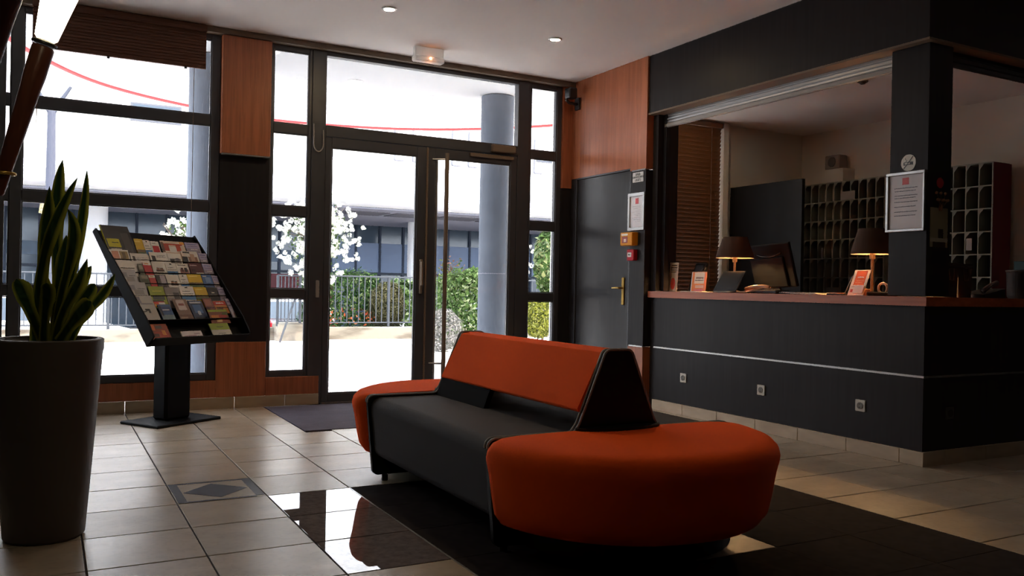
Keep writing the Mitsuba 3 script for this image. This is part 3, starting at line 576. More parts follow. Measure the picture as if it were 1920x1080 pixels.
LEAVES = [([(97, 640), (95, 520), (90, 400), (98, 296)], 24, .05, .3, False), ([(84, 640), (78, 520), (84, 440), (90, 350)], 29, -.02, .5, False), ([(108, 640), (124, 540), (141, 430), (151, 316)], 19, .02, .6, False),
 ([(70, 640), (78, 530), (104, 430), (151, 335)], 26, -.06, .9, False), ([(106, 640), (118, 540), (137, 460), (127, 392)], 23, -.03, .4, False), ([(100, 640), (104, 560), (112, 500), (119, 440)], 27, .0, .3, False),
 ([(88, 640), (68, 590), (56, 555), (46, 524)], 30, -.08, .4, True), ([(78, 640), (52, 580), (40, 550), (33, 528)], 12, .06, .3, False), ([(106, 640), (124, 580), (146, 540), (170, 484)], 24, -.05, .7, False),
 ([(118, 640), (140, 612), (164, 586), (189, 562)], 29, -.10, .2, True), ([(124, 640), (148, 590), (172, 556), (196, 510)], 17, .08, .4, False), ([(112, 640), (130, 590), (146, 560), (164, 530)], 23, .05, .5, True),
 ([(96, 640), (92, 590), (82, 550), (70, 508)], 13, .04, .6, False), ([(104, 640), (108, 590), (124, 540), (146, 496)], 22, .10, .3, False), ([(90, 640), (96, 590), (104, 555), (106, 530)], 25, -.10, .3, True)]
for a in LEAVES:
    m, C = leaf_blade(*a); put('leaf', m, 'leaf', sp, C, smooth=True)

# ================================================================== TORCH LAMPS on the pier
def torch(base, top, glow, label):
    base, top = np.array(base, float), np.array(top, float); ax = (top-base)/np.linalg.norm(top-base); Lh = np.linalg.norm(top-base)
    t = thing('torch_sconce', label, 'wall lamp', 'torch lamps on the dark pier')
    put('stem', lathe([(.018, 0), (.022, .01), (.032, Lh*.72), (.035, Lh*.80), (.035, Lh*.985), (.030, Lh)], 28, base, ax), 'torch_wood', t, smooth=35)
    put('collar', lathe([(.036, Lh+.004), (.040, Lh+.008), (.040, Lh+.014), (.036, Lh+.018)], 28, base, ax), 'metal_black', t, smooth=35)
    sh = put('glass_shade', lathe([(.026, Lh+.02), (.036, Lh+.03), (.045, Lh+.10), (.058, Lh+.20), (.060, Lh+.205)], 32, base, ax, cap=False), 'opal', t, smooth=40)
    scene[sh]['emitter'] = {'type': 'area', 'radiance': rgb(np.array([1.0, .86, .52])*glow)}
    for d in (Lh*.14,):
        c = base+ax*d; r = .034; a1 = [c+np.array([r*math.cos(q), r*math.sin(q), 0]) for q in np.linspace(0, 2*math.pi, 20, endpoint=False)]
        put('ring', tube(a1, .006, 8, True), 'brass', t, smooth=True)
        put('arm', tube([c+np.array([-r, 0, 0]), (-.36, c[1], c[2]-.01), (-.405, c[1], c[2]-.02)], .008), 'brass', t, smooth=True)
        put('rose', cyl((-.40, c[1], c[2]-.02), (-.388, c[1], c[2]-.02), .03), 'brass', t, smooth=40)
    return t
GLOW = .5
torch((-.150, 3.375, 1.40), (-.020, 3.315, 1.905), GLOW, 'tapered wooden torch lamp with a glowing glass shade, the one nearer the left window')
torch((-.215, 2.72, 1.42), (-.075, 2.62, 1.97), GLOW, 'tapered wooden torch lamp at the upper left corner, its shade out of sight')

# ================================================================== CEILING FITTINGS
SPOT = 10.0
for k, (x, y, lb, pw) in enumerate([(2.386, 6.538, 'small round recessed ceiling spotlight, the left one of two', 1.6), (3.948, 6.542, 'small round recessed ceiling spotlight, the one nearer the wood wall', 1),
        (2.386, 4.4, 'small round recessed spotlight above the sofa', .06), (3.948, 4.4, 'small round recessed spotlight above the floor beside the desk', .02), (3.948, 0.6, 'small round recessed spotlight in the rear of the lobby', .04), (6.2, 7.0, 'small round recessed downlight in the office ceiling behind the roller shutter', .8)]):
    t = thing('ceiling_spotlight', lb, 'ceiling light', 'recessed spotlights')
    put('ring', lathe([(.040, .004), (.062, 0), (.062, -.006), (.052, -.012), (.040, -.006)], 32, (x, y, CZ if x < 5 else 3.135), cap=False), 'aluminium', t, smooth=40)
    lp = put('lamp', lathe([(.041, 0), (.041, .003)], 24, (x, y, CZ-.008 if x < 5 else 3.127), (0, 0, -1)), 'opal', t)
    scene[lp]['emitter'] = {'type': 'area', 'radiance': rgb(np.array([1.0, .74, .42])*SPOT*pw)}
scene['sofa_spot_beam'] = {'type': 'spot', 'to_world': T().look_at(origin=[2.386, 4.4, CZ-.02], target=[2.3, 3.3, .5], up=[1, 0, 0]), 'intensity': rgb([.075, .055, .031]), 'cutoff_angle': 30.0, 'beam_width': 18.0}
em = thing('emergency_light', 'clear boxed emergency light hanging from the ceiling above the entrance', 'emergency light')
put('body', box(2.96, 3.25, 7.40, 7.46, 3.24, CZ, .006), 'frost', em); put('lens', box(2.955, 3.255, 7.385, 7.475, 3.205, 3.255, .01), 'frost', em)
lp = put('pilot_lamp', lathe([(.012, 0), (.009, .012), (.0005, .016)], 16, (3.11, 7.386, 3.235), (0, -1, 0)), 'opal', em); scene[lp]['emitter'] = {'type': 'area', 'radiance': rgb([1., .32, .1])}
bb_ = thing('bamboo_blind', 'brown bamboo blind drawn up at the top of the left window', 'blind')
put('valance', box(-.125, 1.185, 7.79, 7.815, 2.955, 3.33, .004), 'bamboo', bb_); put('headrail', box(-.13, 1.19, 7.77, 7.80, 3.27, 3.335, .006), 'bamboo', bb_)
for k in range(12): put('reed', cyl((-.124, 7.786, 2.97+k*.026), (1.184, 7.786, 2.97+k*.026), .006, n=6), 'bamboo', bb_)
for xx in (.42, 1.02): put('hook', box(xx-.01, xx+.01, 7.785, 7.80, 2.938, 2.956, .003), 'metal_black', bb_)
put('cord', cyl((-.088, 7.785, 2.35), (-.088, 7.785, 2.955), .003, n=6), 'slat_wood', bb_); put('cord', cyl((1.09, 7.80, .62), (1.09, 7.80, 2.955), .0025, n=6), 'beam', bb_)
cm = thing('camera_bracket', 'small black camera on a bracket at the wood wall by the window corner', 'camera')
put('wall_plate', box(4.955, RX, 7.70, 7.78, 3.03, 3.16, .004), 'metal_black', cm); put('arm', tube([(4.96, 7.74, 3.09), (4.85, 7.72, 3.09), (4.80, 7.71, 3.12)], .016), 'metal_black', cm, smooth=True)
put('housing', box(4.80, 4.90, 7.64, 7.74, 3.13, 3.24, .01), 'metal_black', cm)
# ================================================================== SIGNS BY THE BLACK DOOR
def xplate(y0, y1, z0, z1, x, t, b=.002): return box(x-t, x, y0, y1, z0, z1, b)
XM_ = lambda x, y, z: basis((x, y, z), (0, -1, 0), (0, 0, 1), (-1, 0, 0))     # a plane facing -x, reading towards -y
sg = thing('surveillance_sign', 'small white video surveillance sign above the framed notice by the door', 'sign')
put('plate', xplate(6.575, 6.745, 2.155, 2.25, RX, .004), 'print', sg, S(206, 204, 204))
for tx, z, h in (('SOUS', 2.229, .021), ('SURVEILLANCE', 2.203, .0165), ('VIDEO', 2.175, .021)): put('lettering', moved(lettering(tx, h), XM_(RX-.004, 6.66, z)), 'print', sg, S(40, 40, 44))
nt = thing('framed_notice', 'silver framed notice with a red logo on the black pier beside the door', 'notice')
put('frame', [xplate(6.538, 6.798, 2.02, 2.052, RX, .018), xplate(6.538, 6.798, 1.69, 1.722, RX, .018), xplate(6.538, 6.568, 1.722, 2.02, RX, .018), xplate(6.768, 6.798, 1.722, 2.02, RX, .018)], 'aluminium', nt)
put('paper', xplate(6.568, 6.768, 1.722, 2.02, RX, .005), 'print', nt, S(222, 218, 222)); put('logo', xplate(6.64, 6.69, 1.945, 2.0, RX-.005, .001, 0), 'print', nt, S(206, 60, 66))
put('text_lines', [xplate(6.60, 6.745-.03*(k % 3), 1.92-k*.018, 1.924-k*.018, RX-.005, .0008, 0) for k in range(9)], 'print', nt, S(170, 168, 172))
al = thing('alarm_box', 'yellow alarm box under the framed notice', 'alarm')
put('case', xplate(6.64, 6.832, 1.545, 1.672, RX, .075, .005), 'paint', al, S(222, 142, 22)); put('label', xplate(6.71, 6.81, 1.64, 1.66, RX-.075, .001, 0), 'print', al, S(230, 220, 200)); put('window', xplate(6.71, 6.80, 1.57, 1.632, RX-.075, .001, 0), 'print', al, S(150, 50, 40)); put('pictogram', xplate(6.735, 6.77, 1.58, 1.61, RX-.076, .001, 0), 'print', al, S(226, 200, 180))
cp = thing('call_point', 'small red fire call point under the yellow alarm box', 'fire alarm')
put('case', xplate(6.645, 6.755, 1.40, 1.508, RX, .05, .006), 'gloss', cp, S(186, 28, 40)); put('button', xplate(6.68, 6.74, 1.435, 1.478, RX-.05, .002, 0), 'print', cp, S(216, 212, 206)); put('mark', xplate(6.695, 6.725, 1.45, 1.462, RX-.052, .001, 0), 'print', cp, S(60, 50, 50))
# pillar signs
PXF = 5.055
ns = thing('no_smoking_sign', 'round white no smoking sign on the black pillar', 'sign')
put('disc', lathe([(.056, 0), (.056, .003)], 36, (PXF, 3.775, 2.005), (-1, 0, 0)), 'print', ns, S(216, 214, 202))
put('cigarette', [moved(box(-.036, .036, -.010, .010, 0, .001), XM_(PXF-.003, 3.775, 2.0))], 'print', ns, S(30, 30, 30)); put('cigarette_body', [moved(box(-.028, .012, -.005, .005, .001, .0018), XM_(PXF-.003, 3.775, 2.0))], 'print', ns, S(216, 214, 202))
sm = [(-.018+.006*math.sin(q*3), .014+.012*q, 0.001) for q in np.linspace(0, 2, 8)]
put('smoke_line', moved(tube(np.array(sm), .0015, 6), XM_(PXF-.003, 3.775, 2.0)), 'print', ns, S(30, 30, 30)); put('slash', moved(box(-.052, .052, -.003, .003, .001, .002), XM_(PXF-.003, 3.775, 2.005) @ basis((0, 0, 0), (math.cos(.85), math.sin(.85), 0), (-math.sin(.85), math.cos(.85), 0), (0, 0, 1))), 'print', ns, S(30, 30, 30))
mn = thing('framed_menu', 'framed white page with a red logo and lines of text on the black pillar', 'notice')
put('frame', [xplate(3.640, 3.935, 1.925, 1.945, PXF, .02), xplate(3.640, 3.935, 1.545, 1.562, PXF, .02), xplate(3.640, 3.655, 1.562, 1.925, PXF, .02), xplate(3.915, 3.935, 1.562, 1.925, PXF, .02)], 'aluminium', mn)
put('paper', xplate(3.655, 3.915, 1.562, 1.925, PXF, .006), 'print', mn, S(216, 208, 208)); put('logo', xplate(3.765, 3.815, 1.86, 1.906, PXF-.006, .001, 0), 'print', mn, S(206, 66, 60))
put('text_lines', [xplate(3.70+.012*(k % 2), 3.875, z, z+.006, PXF-.006, .0008, 0) for k, z in enumerate((1.835, 1.815, 1.785, 1.768, 1.742, 1.71, 1.676, 1.65))], 'print', mn, S(110, 100, 106))
PYF = 3.63
ph = thing('calendar_picture', 'pale landscape calendar on the shaded side of the black pillar', 'picture')
put('sheet', box(5.085, 5.262, PYF-.004, PYF, 1.44, 1.70), 'print', ph, S(150, 140, 112)); put('window', box(5.165, 5.215, PYF-.005, PYF-.004, 1.50, 1.56), 'print', ph, S(50, 44, 38)); put('foot', box(5.11, 5.24, PYF-.005, PYF-.004, 1.44, 1.475), 'print', ph, S(60, 48, 38)); put('ground', box(5.085, 5.262, PYF-.0045, PYF-.004, 1.475, 1.50), 'print', ph, S(180, 172, 150))
rb = whole('red_badge', lathe([(.032, 0), (.036, .004), (.030, .010)], 24, (5.175, PYF, 1.865), (0, -1, 0)), 'paint', 'round red badge on the shaded side of the black pillar', 'badge', color=S(150, 40, 44), smooth=True)
db_ = thing('dried_bouquet', 'small bunch of dried flowers between badge and calendar on the pillar', 'dried flowers')
for k in range(9):
    a = (k-4)*.16; p0 = np.array([5.175, PYF-.012, 1.69]); p1 = p0+np.array([.10*math.sin(a), -.01, .075+.03*math.cos(k*2.1)])
    s_ = put('stem', tube([p0, (p0+p1)/2+[0, -.004, 0], p1], .002, 5), 'paint', db_, S(96, 70, 44)); put('flower', trimesh.creation.icosphere(1, .010).apply_translation(p1), 'paint', s_, S(150, 110, 78))
put('tie', lathe([(.010, 0), (.013, .02), (.010, .04)], 12, (5.175, PYF-.012, 1.68)), 'paint', db_, S(130, 90, 60))

# ================================================================== ON THE COUNTER
CT = 1.11
def standing(name, label, cat, x, y, w, h, base, rects, yaw=0.0, lean=.2, t=.003, z=CT, extra=None):
    """A printed card standing on the counter, facing -x when yaw is 0."""
    k = thing(name, label, cat); m, C = patches(w, h, base, rects, t)
    ex = np.array([-math.sin(yaw), -math.cos(yaw), 0]); n0 = np.array([-math.cos(yaw), math.sin(yaw), 0])
    ey = -n0*math.sin(lean)+np.array([0, 0, math.cos(lean)]); ez = np.cross(ex, ey); M = basis(np.array([x, y, z])-ex*w/2, ex, ey, ez)
    put('card', moved(m, M), 'print', k, C); return k, M
k, M = standing('leaflet', 'narrow beige leaflet with a red oval at the left end of the counter', 'leaflet', 5.20, 6.385, .125, .275, S(186, 164, 140), [(.2, .8, .88, .92, S(90, 70, 60)), (.15, .85, .80, .84, S(90, 70, 60)), (.15, .85, .73, .76, S(90, 70, 60)), (.2, .8, .66, .69, S(110, 84, 70))], lean=.08)
put('oval', moved(lathe([(.055, 0), (.055, .0008)], 28), M @ basis((.062, .075, .003), (math.cos(.6)*.62, math.sin(.6)*1.0, 0), (-math.sin(.6)*.62, math.cos(.6)*1.0, 0), (0, 0, 1))), 'print', k, S(196, 66, 46)); put('foot', box(5.19, 5.24, 6.33, 6.44, CT, CT+.006), 'print', k, S(150, 130, 110))
ct = thing('card_terminal', 'black card terminal standing behind the orange sign', 'terminal')
M = basis((5.30, 6.20, CT), (0, -1, 0), (.35, 0, .937), np.cross((0, -1, 0), (.35, 0, .937)))
put('body', moved(box(-.075, .075, 0, .29, -.02, .02, .01), M), 'gloss', ct, S(24, 23, 25)); put('screen', moved(box(-.05, .05, .19, .26, .02, .022), M), 'gloss', ct, S(46, 52, 58)); put('stand', box(5.28, 5.42, 6.14, 6.26, CT, CT+.015, .004), 'paint', ct, S(24, 23, 25))
k, M = standing('table_sign', 'square orange sign in a clear holder on the counter', 'sign', 5.19, 6.015, .245, .185, S(226, 122, 50), [(.0, .04, 0, 1, WHITE), (.2, .86, .42, .98, S(226, 200, 170)), (.3, .8, .66, .74, S(150, 110, 90)), (.25, .82, .56, .6, S(130, 96, 90)), (.3, .85, .2, .34, S(226, 170, 140)), (.22, .8, .02, .16, S(226, 120, 110))], yaw=.15, lean=.1)
put('holder_foot', box(5.11, 5.25, 5.88, 6.17, CT, CT+.008, .002), 'print', k, S(206, 190, 170))
fr = thing('orange_fruit', 'orange on the counter between the orange sign and the tilted tablet', 'fruit'); put('flesh', trimesh.creation.icosphere(3, .036).apply_translation((5.30, 5.86, CT+.036)), 'paint', fr, S(222, 112, 34), smooth=True); put('stalk', cyl((5.30, 5.86, CT+.070), (5.30, 5.86, CT+.076), .004), 'paint', fr, S(90, 90, 40))
tb = thing('tablet_stand', 'dark tablet tilted on a stand in front of the first lamp', 'tablet')
ey = np.array([.55, 0, .835]); M = basis((5.14, 5.625, CT), (0, -1, 0), ey, np.cross((0, -1, 0), ey))
put('body', moved(box(-.14, .14, .01, .225, -.006, .006, .005), M), 'gloss', tb, S(40, 42, 44)); put('screen', moved(box(-.125, .125, .025, .21, .006, .0075), M), 'gloss', tb, S(28, 32, 36)); put('foot', box(5.12, 5.30, 5.52, 5.73, CT, CT+.012, .003), 'paint', tb, S(90, 96, 98))
def lamp(x, y, label, rb, rt, h0):
    t = thing('table_lamp', label, 'table lamp', 'lamps on the counter')
    put('base', lathe([(.055, 0), (.06, .008), (.055, .016), (.014, .024)], 28, (x, y, CT)), 'beam', t, smooth=35); put('column', cyl((x, y, CT+.02), (x, y, h0+.0), .0105), 'beam', t, smooth=40)
    put('socket', cyl((x, y, h0-.035), (x, y, h0+.03), .02), 'beam', t, smooth=40)
    put('shade', lathe([(rb, h0), (rb*.86+rt*.14, h0+.04), (rt, h0+.185), (rt-.003, h0+.185), (rb*.86+rt*.14-.003, h0+.04), (rb-.003, h0)], 40, (x, y, 0), cap=False), 'shade_cloth', t, smooth=35)
    put('shade_ring', lathe([(rt-.002, h0+.183), (.03, h0+.18)], 40, (x, y, 0), cap=False), 'shade_cloth', t); put('shade_spider', [tube([(x, y, h0+.10), (x+(rt-.004)*math.cos(q), y+(rt-.004)*math.sin(q), h0+.175)], .0025, 6) for q in (0.3, 2.4, 4.5)], 'brass', t)
    b = put('bulb', lathe([(.006, h0+.03), (.020, h0+.045), (.028, h0+.07), (.022, h0+.092), (.002, h0+.10)], 20, (x, y, 0)), 'opal', t, smooth=True)
    scene[b]['emitter'] = {'type': 'area', 'radiance': rgb(np.array([1.0, .60, .25])*LAMP)}
LAMP = 44
lamp(5.36, 5.73, 'small table lamp with a brown cone shade behind the tilted tablet', .165, .105, 1.418)
lamp(5.29, 4.235, 'small table lamp with a brown cone shade beside the black pillar', .150, .10, 1.413)
mo = thing('computer_monitor', 'black computer monitor seen from behind on the reception desk', 'monitor')
ey = np.array([-.26, .05, .964]); ex = np.array([0, -1, .05]); ex /= np.linalg.norm(ex); ey = ey-ex*(ey@ex); ey /= np.linalg.norm(ey); M = basis((5.72, 5.63, 1.36), ex, ey, np.cross(ex, ey))
put('back_shell', moved(box(-.25, .25, -.20, .20, -.012, .022, .012), M), 'rack_black', mo); put('bulge', moved(box(-.17, .17, -.19, .08, .02, .045, .018), M), 'rack_black', mo)
gv = [(-.15+.3*q, .115-.03*math.sin(math.pi*q), .024) for q in np.linspace(0, 1, 12)]; put('groove', moved(tube(np.array(gv), .008), M), 'gloss', mo, S(8, 8, 8), smooth=True)
put('neck', moved(box(-.05, .05, -.42, -.15, .0, .03, .01), M), 'gloss', mo, S(50, 52, 56)); put('base', box(5.66, 5.94, 5.49, 5.77, .77, .79, .006), 'gloss', mo, S(30, 30, 32))
hs = thing('telephone', 'telephone handset with cords lying on the counter in front of the monitor', 'telephone')
put('handset', tube([(5.26, 5.48, CT+.03), (5.27, 5.40, CT+.055), (5.28, 5.30, CT+.06), (5.29, 5.24, CT+.045)], [.022, .016, .016, .022], 12), 'gloss', hs, S(150, 110, 84), smooth=True)
put('base', box(5.22, 5.38, 5.10, 5.34, CT, CT+.03, .008), 'gloss', hs, S(26, 25, 27)); put('cord', tube([(5.2, 5.50, CT+.01), (5.16, 5.42, CT+.012), (5.18, 5.32, CT+.03), (5.2, 5.22, CT+.045), (5.24, 5.16, CT+.04)], .0035), 'paint', hs, S(130, 118, 106), smooth=True); put('cord', tube([(5.17, 5.52, CT+.006), (5.13, 5.38, CT+.010), (5.15, 5.24, CT+.024), (5.2, 5.12, CT+.03)], .003), 'paint', hs, S(120, 108, 96), smooth=True)
kb = thing('keyboard', 'black keyboard on the counter below the monitor', 'keyboard'); put('case', box(5.24, 5.38, 4.92, 5.09, CT, CT+.016, .004), 'gloss', kb, S(24, 24, 25)); put('keys', [box(5.25+.024*i, 5.27+.024*i, 4.93+.024*j, 4.95+.024*j, CT+.016, CT+.020) for i in range(5) for j in range(6)], 'gloss', kb, S(34, 34, 35))
pp = thing('paper_stack', 'loose white papers lying on the counter left of the orange brochure', 'papers')
for k in range(4):
    a = -.12+.09*k; M = basis((5.20, 4.70+.025*k, CT+.002+.0035*k), (math.cos(a), math.sin(a), 0), (-math.sin(a), math.cos(a), 0), (0, 0, 1)); put('sheet', moved(box(-.10, .10, -.15, .15, 0, .0025), M), 'print', pp, S(196, 184, 168))
pad = thing('notepad', 'black clip pad with a pen stand leaning beside the orange brochure', 'notepad'); put('pad', box(5.12, 5.22, 4.36, 4.50, CT, CT+.012, .003), 'paint', pad, S(28, 26, 26)); put('pen', cyl((5.20, 4.40, CT+.01), (5.23, 4.352, CT+.145), .004), 'gloss', pad, S(120, 110, 100), smooth=40); put('note', box(5.13, 5.21, 4.40, 4.48, CT+.012, CT+.018), 'print', pad, S(200, 130, 96))
k, M = standing('display_card', 'leaning orange and white brochure display under the second lamp', 'display', 5.14, 4.255, .15, .20, S(226, 206, 186), [(.16, .84, .40, .96, S(226, 96, 44)), (.3, .7, .70, .73, WHITE), (.3, .76, .56, .58, S(240, 150, 100)), (.25, .7, .49, .51, S(240, 150, 100)), (.1, .8, .33, .345, S(150, 130, 120)), (.1, .26, .12, .24, S(196, 60, 44))], yaw=.1, lean=.38)
put('pocket', moved(box(.055, .145, .012, .075, .003, .016, .002), M), 'print', k, S(216, 204, 196)); put('back_rest', box(5.16, 5.24, 4.20, 4.30, CT, CT+.05, .004), 'print', k, S(150, 120, 100))
tr = thing('tape_dispenser', 'black dispenser holding a roll of tape beside the black pillar', 'tape dispenser'); put('body', moved(box(-.10, .10, -.03, .03, 0, .03, .008), basis((5.18, 4.06, CT), (.3, -.954, 0), (.954, .3, 0), (0, 0, 1))), 'gloss', tr, S(22, 20, 20))
rg = [(5.20+.008*0, 4.07+.036*math.cos(q), CT+.055+.036*math.sin(q)) for q in np.linspace(0, 2*math.pi, 24, endpoint=False)]; put('tape_roll', tube(rg, .009, 8, True), 'gloss', tr, S(186, 150, 120), smooth=True)
# right-hand side counter
for j, (x, y, lb) in enumerate([(5.50, 3.80, 'brown paper bag on the side counter, left one of a pair'), (5.72, 3.84, 'brown paper bag on the side counter, right one of a pair')]):
    b = thing('paper_bag', lb, 'paper bag', 'paper bags on the side counter'); put('body', ext_y(Polygon([(x-.07, CT), (x+.07, CT), (x+.085, CT+.24), (x-.085, CT+.24)]), y-.04, y+.04), 'paint', b, S(58, 48, 40)); put('fold', box(x-.086, x+.086, y-.043, y+.043, CT+.205, CT+.222, .003), 'paint', b, S(48, 39, 33)); put('handle', tube([(x-.03, y-.045, CT+.2), (x-.02, y-.05, CT+.12), (x+.02, y-.05, CT+.12), (x+.03, y-.045, CT+.2)], .003, 6), 'paint', b, S(110, 96, 78), smooth=True)
ds = thing('desk_telephone', 'dark desk telephone on the side counter in front of the pigeonholes', 'telephone'); put('base', ext_y(Polygon([(5.86, CT), (6.10, CT), (6.10, CT+.07), (5.86, CT+.025)]), 3.74, 3.92), 'gloss', ds, S(40, 36, 36)); put('handset', tube([(5.90, 3.78, CT+.05), (5.98, 3.78, CT+.09), (6.06, 3.78, CT+.11)], [.02, .015, .02], 10), 'gloss', ds, S(90, 78, 74), smooth=True)
wb = thing('dark_canister', 'dark cylindrical canister on the side counter right of the pigeonholes', 'canister'); put('body', lathe([(.085, 0), (.092, .02), (.098, .19), (.10, .20)], 30, (6.42, 3.82, CT)), 'paint', wb, S(28, 27, 27), smooth=35); put('rim', lathe([(.098, .198), (.104, .202), (.104, .212), (.09, .214)], 30, (6.42, 3.82, CT)), 'paint', wb, S(60, 58, 56), smooth=35)
ch = thing('teal_folder_box', 'teal box file standing at the right end of the side counter', 'box file'); put('case', box(6.62, 6.72, 3.74, 4.0, CT, CT+.29, .004), 'paint', ch, S(24, 62, 66)); put('spine_label', box(6.64, 6.70, 3.738, 3.741, CT+.10, CT+.2), 'print', ch, S(120, 126, 120)); put('finger_hole', lathe([(.014, 0), (.014, .002)], 16, (6.67, 3.74, CT+.05), (0, -1, 0)), 'paint', ch, S(16, 20, 20))

# ================================================================== BACK OFFICE
def pigeon(label, x, y0, y1, nc, ztop, nr, ph_, side):
    p = thing('pigeonhole_unit', label, 'pigeonholes'); zb = ztop-nr*ph_; cw = (y1-y0)/nc; G = S(150, 152, 140)
    put('back_board', box(x+.27, x+.29, y0, y1, zb, ztop), 'paint', p, S(30, 28, 30)); put('side_board', box(x+.004, x+.29, y1-.004, y1+.012, zb, ztop), 'paint', p, side); put('side_board', box(x+.004, x+.29, y0-.012, y0+.004, zb, ztop), 'paint', p, side)
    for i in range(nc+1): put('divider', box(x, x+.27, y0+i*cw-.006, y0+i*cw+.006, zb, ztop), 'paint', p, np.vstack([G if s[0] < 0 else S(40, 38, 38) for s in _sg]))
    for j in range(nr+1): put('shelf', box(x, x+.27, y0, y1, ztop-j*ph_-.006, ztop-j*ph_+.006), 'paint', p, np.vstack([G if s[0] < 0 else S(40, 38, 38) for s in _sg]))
    gs = []
    for j in range(nr):
        for i in range(nc):
            yy = y0+(i+1)*cw; z = ztop-j*ph_; m = ext_x(Polygon([(yy-.006, z-.006), (yy-.05, z-.006), (yy-.006, z-.06)]), x-.001, x+.003); put('corner_plate', m, 'paint', p, S(146, 148, 138))
    return p
pigeon('wall of grey pigeonholes ten columns wide behind the reception desk', 8.20, 6.42, 7.58, 10, 2.44, 6, .226, S(120, 122, 112))
pigeon('narrow grey pigeonhole unit with a dark red side right of the pillar', 8.12, 5.13, 5.68, 4, 2.44, 6, .226, S(92, 28, 34))
for j, (y, z, dy, dz, lb) in enumerate([(6.92, 2.27, .20, .10, 'pale papers lying in the top row of the wide pigeonholes'), (7.10, 1.13, .21, .13, 'pale papers lying in the bottom row of the wide pigeonholes'), (7.28, 1.60, .03, .14, 'slanting paper in the fourth row of the wide pigeonholes'), (5.36, 1.64, .06, .12, 'crumpled paper in the narrow pigeonhole unit')]):
    w = thing('papers', lb, 'papers'); x = 8.21 if j < 3 else 8.13
    for q in range(3): put('sheet', box(x-.012+.012*q, x-.008+.012*q, y-dy/2+.008*q, y+dy/2-.004*q, z-dz/2, z+dz/2-.012*q, .001), 'print', w, S(176, 170, 166))
whole('door_panel', box(7.20, 7.245, 6.68, 7.80, 0, 2.365, .004), 'panel_black', 'black open door leaf in front of the pale office wall', 'door')
struct('wall_duct', box(8.3, 8.5, 7.08, 7.40, 0, 2.62), 'wall_white', 'boxed duct on the office back wall')
ek = thing('wall_speaker', 'small pale loudspeaker on top of the boxed duct in the office', 'speaker'); put('case', box(8.30, 8.45, 7.14, 7.36, 2.62, 2.79, .012), 'paint', ek, S(150, 140, 128)); put('grille', lathe([(.06, 0), (.055, .006)], 24, (8.30, 7.25, 2.705), (-1, 0, 0)), 'paint', ek, S(110, 102, 94))
for x, y, lb in ((6.75, 5.55, 'small round ceiling detector above the wide pigeonholes'), (6.6, 4.15, 'small round ceiling detector right of the black pillar')):
    s_ = thing('smoke_detector', lb, 'smoke detector'); put('base', lathe([(.05, 0), (.05, .012)], 24, (x, y, 3.123)), 'paint', s_, S(110, 100, 92)); put('head', lathe([(.022, -.018), (.036, 0)], 24, (x, y, 3.123)), 'paint', s_, S(70, 62, 56))

# ================================================================== OUTSIDE
struct('ground', box(-30, 40, 7.99, 17.2, -.2, -.01), 'ground_stone', 'bright paved terrace in front of the entrance')
struct('ground_street', box(-40, 60, 17.2, 60, -.9, -.70), 'asphalt', 'street below the terrace')
struct('roof', box(-1.4, 9.3, -7.2, 8.0, CZ+.13, CZ+.4), 'render_white', 'roof slab over the lobby')
struct('wall_exterior', box(5.36, 5.42, 8.0, 8.9, 0, CZ+.27), 'render_white', 'white outer wall right of the entrance')
tw = thing('terrace_wall', 'low stained concrete wall under the terrace railing', 'wall')
put('wall', box(3.6, 20, 17.0, 17.25, -.7, .24, .01), 'stained_wall', tw); put('wall', box(-8, 1.9, 17.0, 17.25, -.7, .22, .01), 'stained_wall', tw); put('pier', box(1.9, 2.3, 16.8, 17.3, -.7, .3, .02), 'stained_wall', tw); put('pier', box(3.95, 4.75, 16.7, 17.2, -.2, .34, .03), 'stained_wall', tw)
cn = thing('canopy', 'white curved entrance canopy with a thin red edge', 'canopy')
red = [(-.9, 8.0), (-.62, 9.6), (-.30, 10.6), (-.047, 11.15), (.328, 11.80), (.918, 12.42), (1.745, 12.92), (2.5, 13.18), (3.2, 13.28), (4.127, 13.14), (4.989, 12.83), (5.977, 12.14), (6.787, 11.21), (7.2, 10.4), (7.5, 9.2), (7.6, 8.0)]
from scipy.interpolate import CubicSpline
cs_ = CubicSpline(np.arange(len(red)), np.array(red)); ce = cs_(np.linspace(0, len(red)-1, 90))
put('slab', moved(extrude(Polygon(ce), .30), basis((0, 0, 3.62), (1, 0, 0), (0, 1, 0), (0, 0, 1))), 'canopy_white', cn)
ring = np.stack([ce[:, 0], ce[:, 1], np.full(len(ce), 3.625)], 1); put('edge_band', tube(ring, .036, 8), 'paint', cn, S(206, 84, 86), smooth=True)
for x, y in ((1.5, 11.2), (2.1, 9.4), (3.3, 10.2), (4.4, 11.2)): put('downlight', lathe([(.09, 0), (.09, .008), (.07, .012)], 24, (x, y, 3.62), (0, 0, -1)), 'gloss', cn, S(240, 240, 236))
for x, y, lb in ((5.175, 10.0, 'round grey concrete column right of centre outside the entrance'), (1.565, 10.0, 'round grey concrete column outside the left window')):
    c = thing('column', lb, 'column', None); put('shaft', lathe([(.215, 0), (.215, 3.62)], 48, (x, y, -.01)), 'concrete', c, smooth=35); put('joint', [lathe([(.217, 1.29), (.217, 1.30)], 48, (x, y, 0), cap=False)], 'soffit_grey', c)
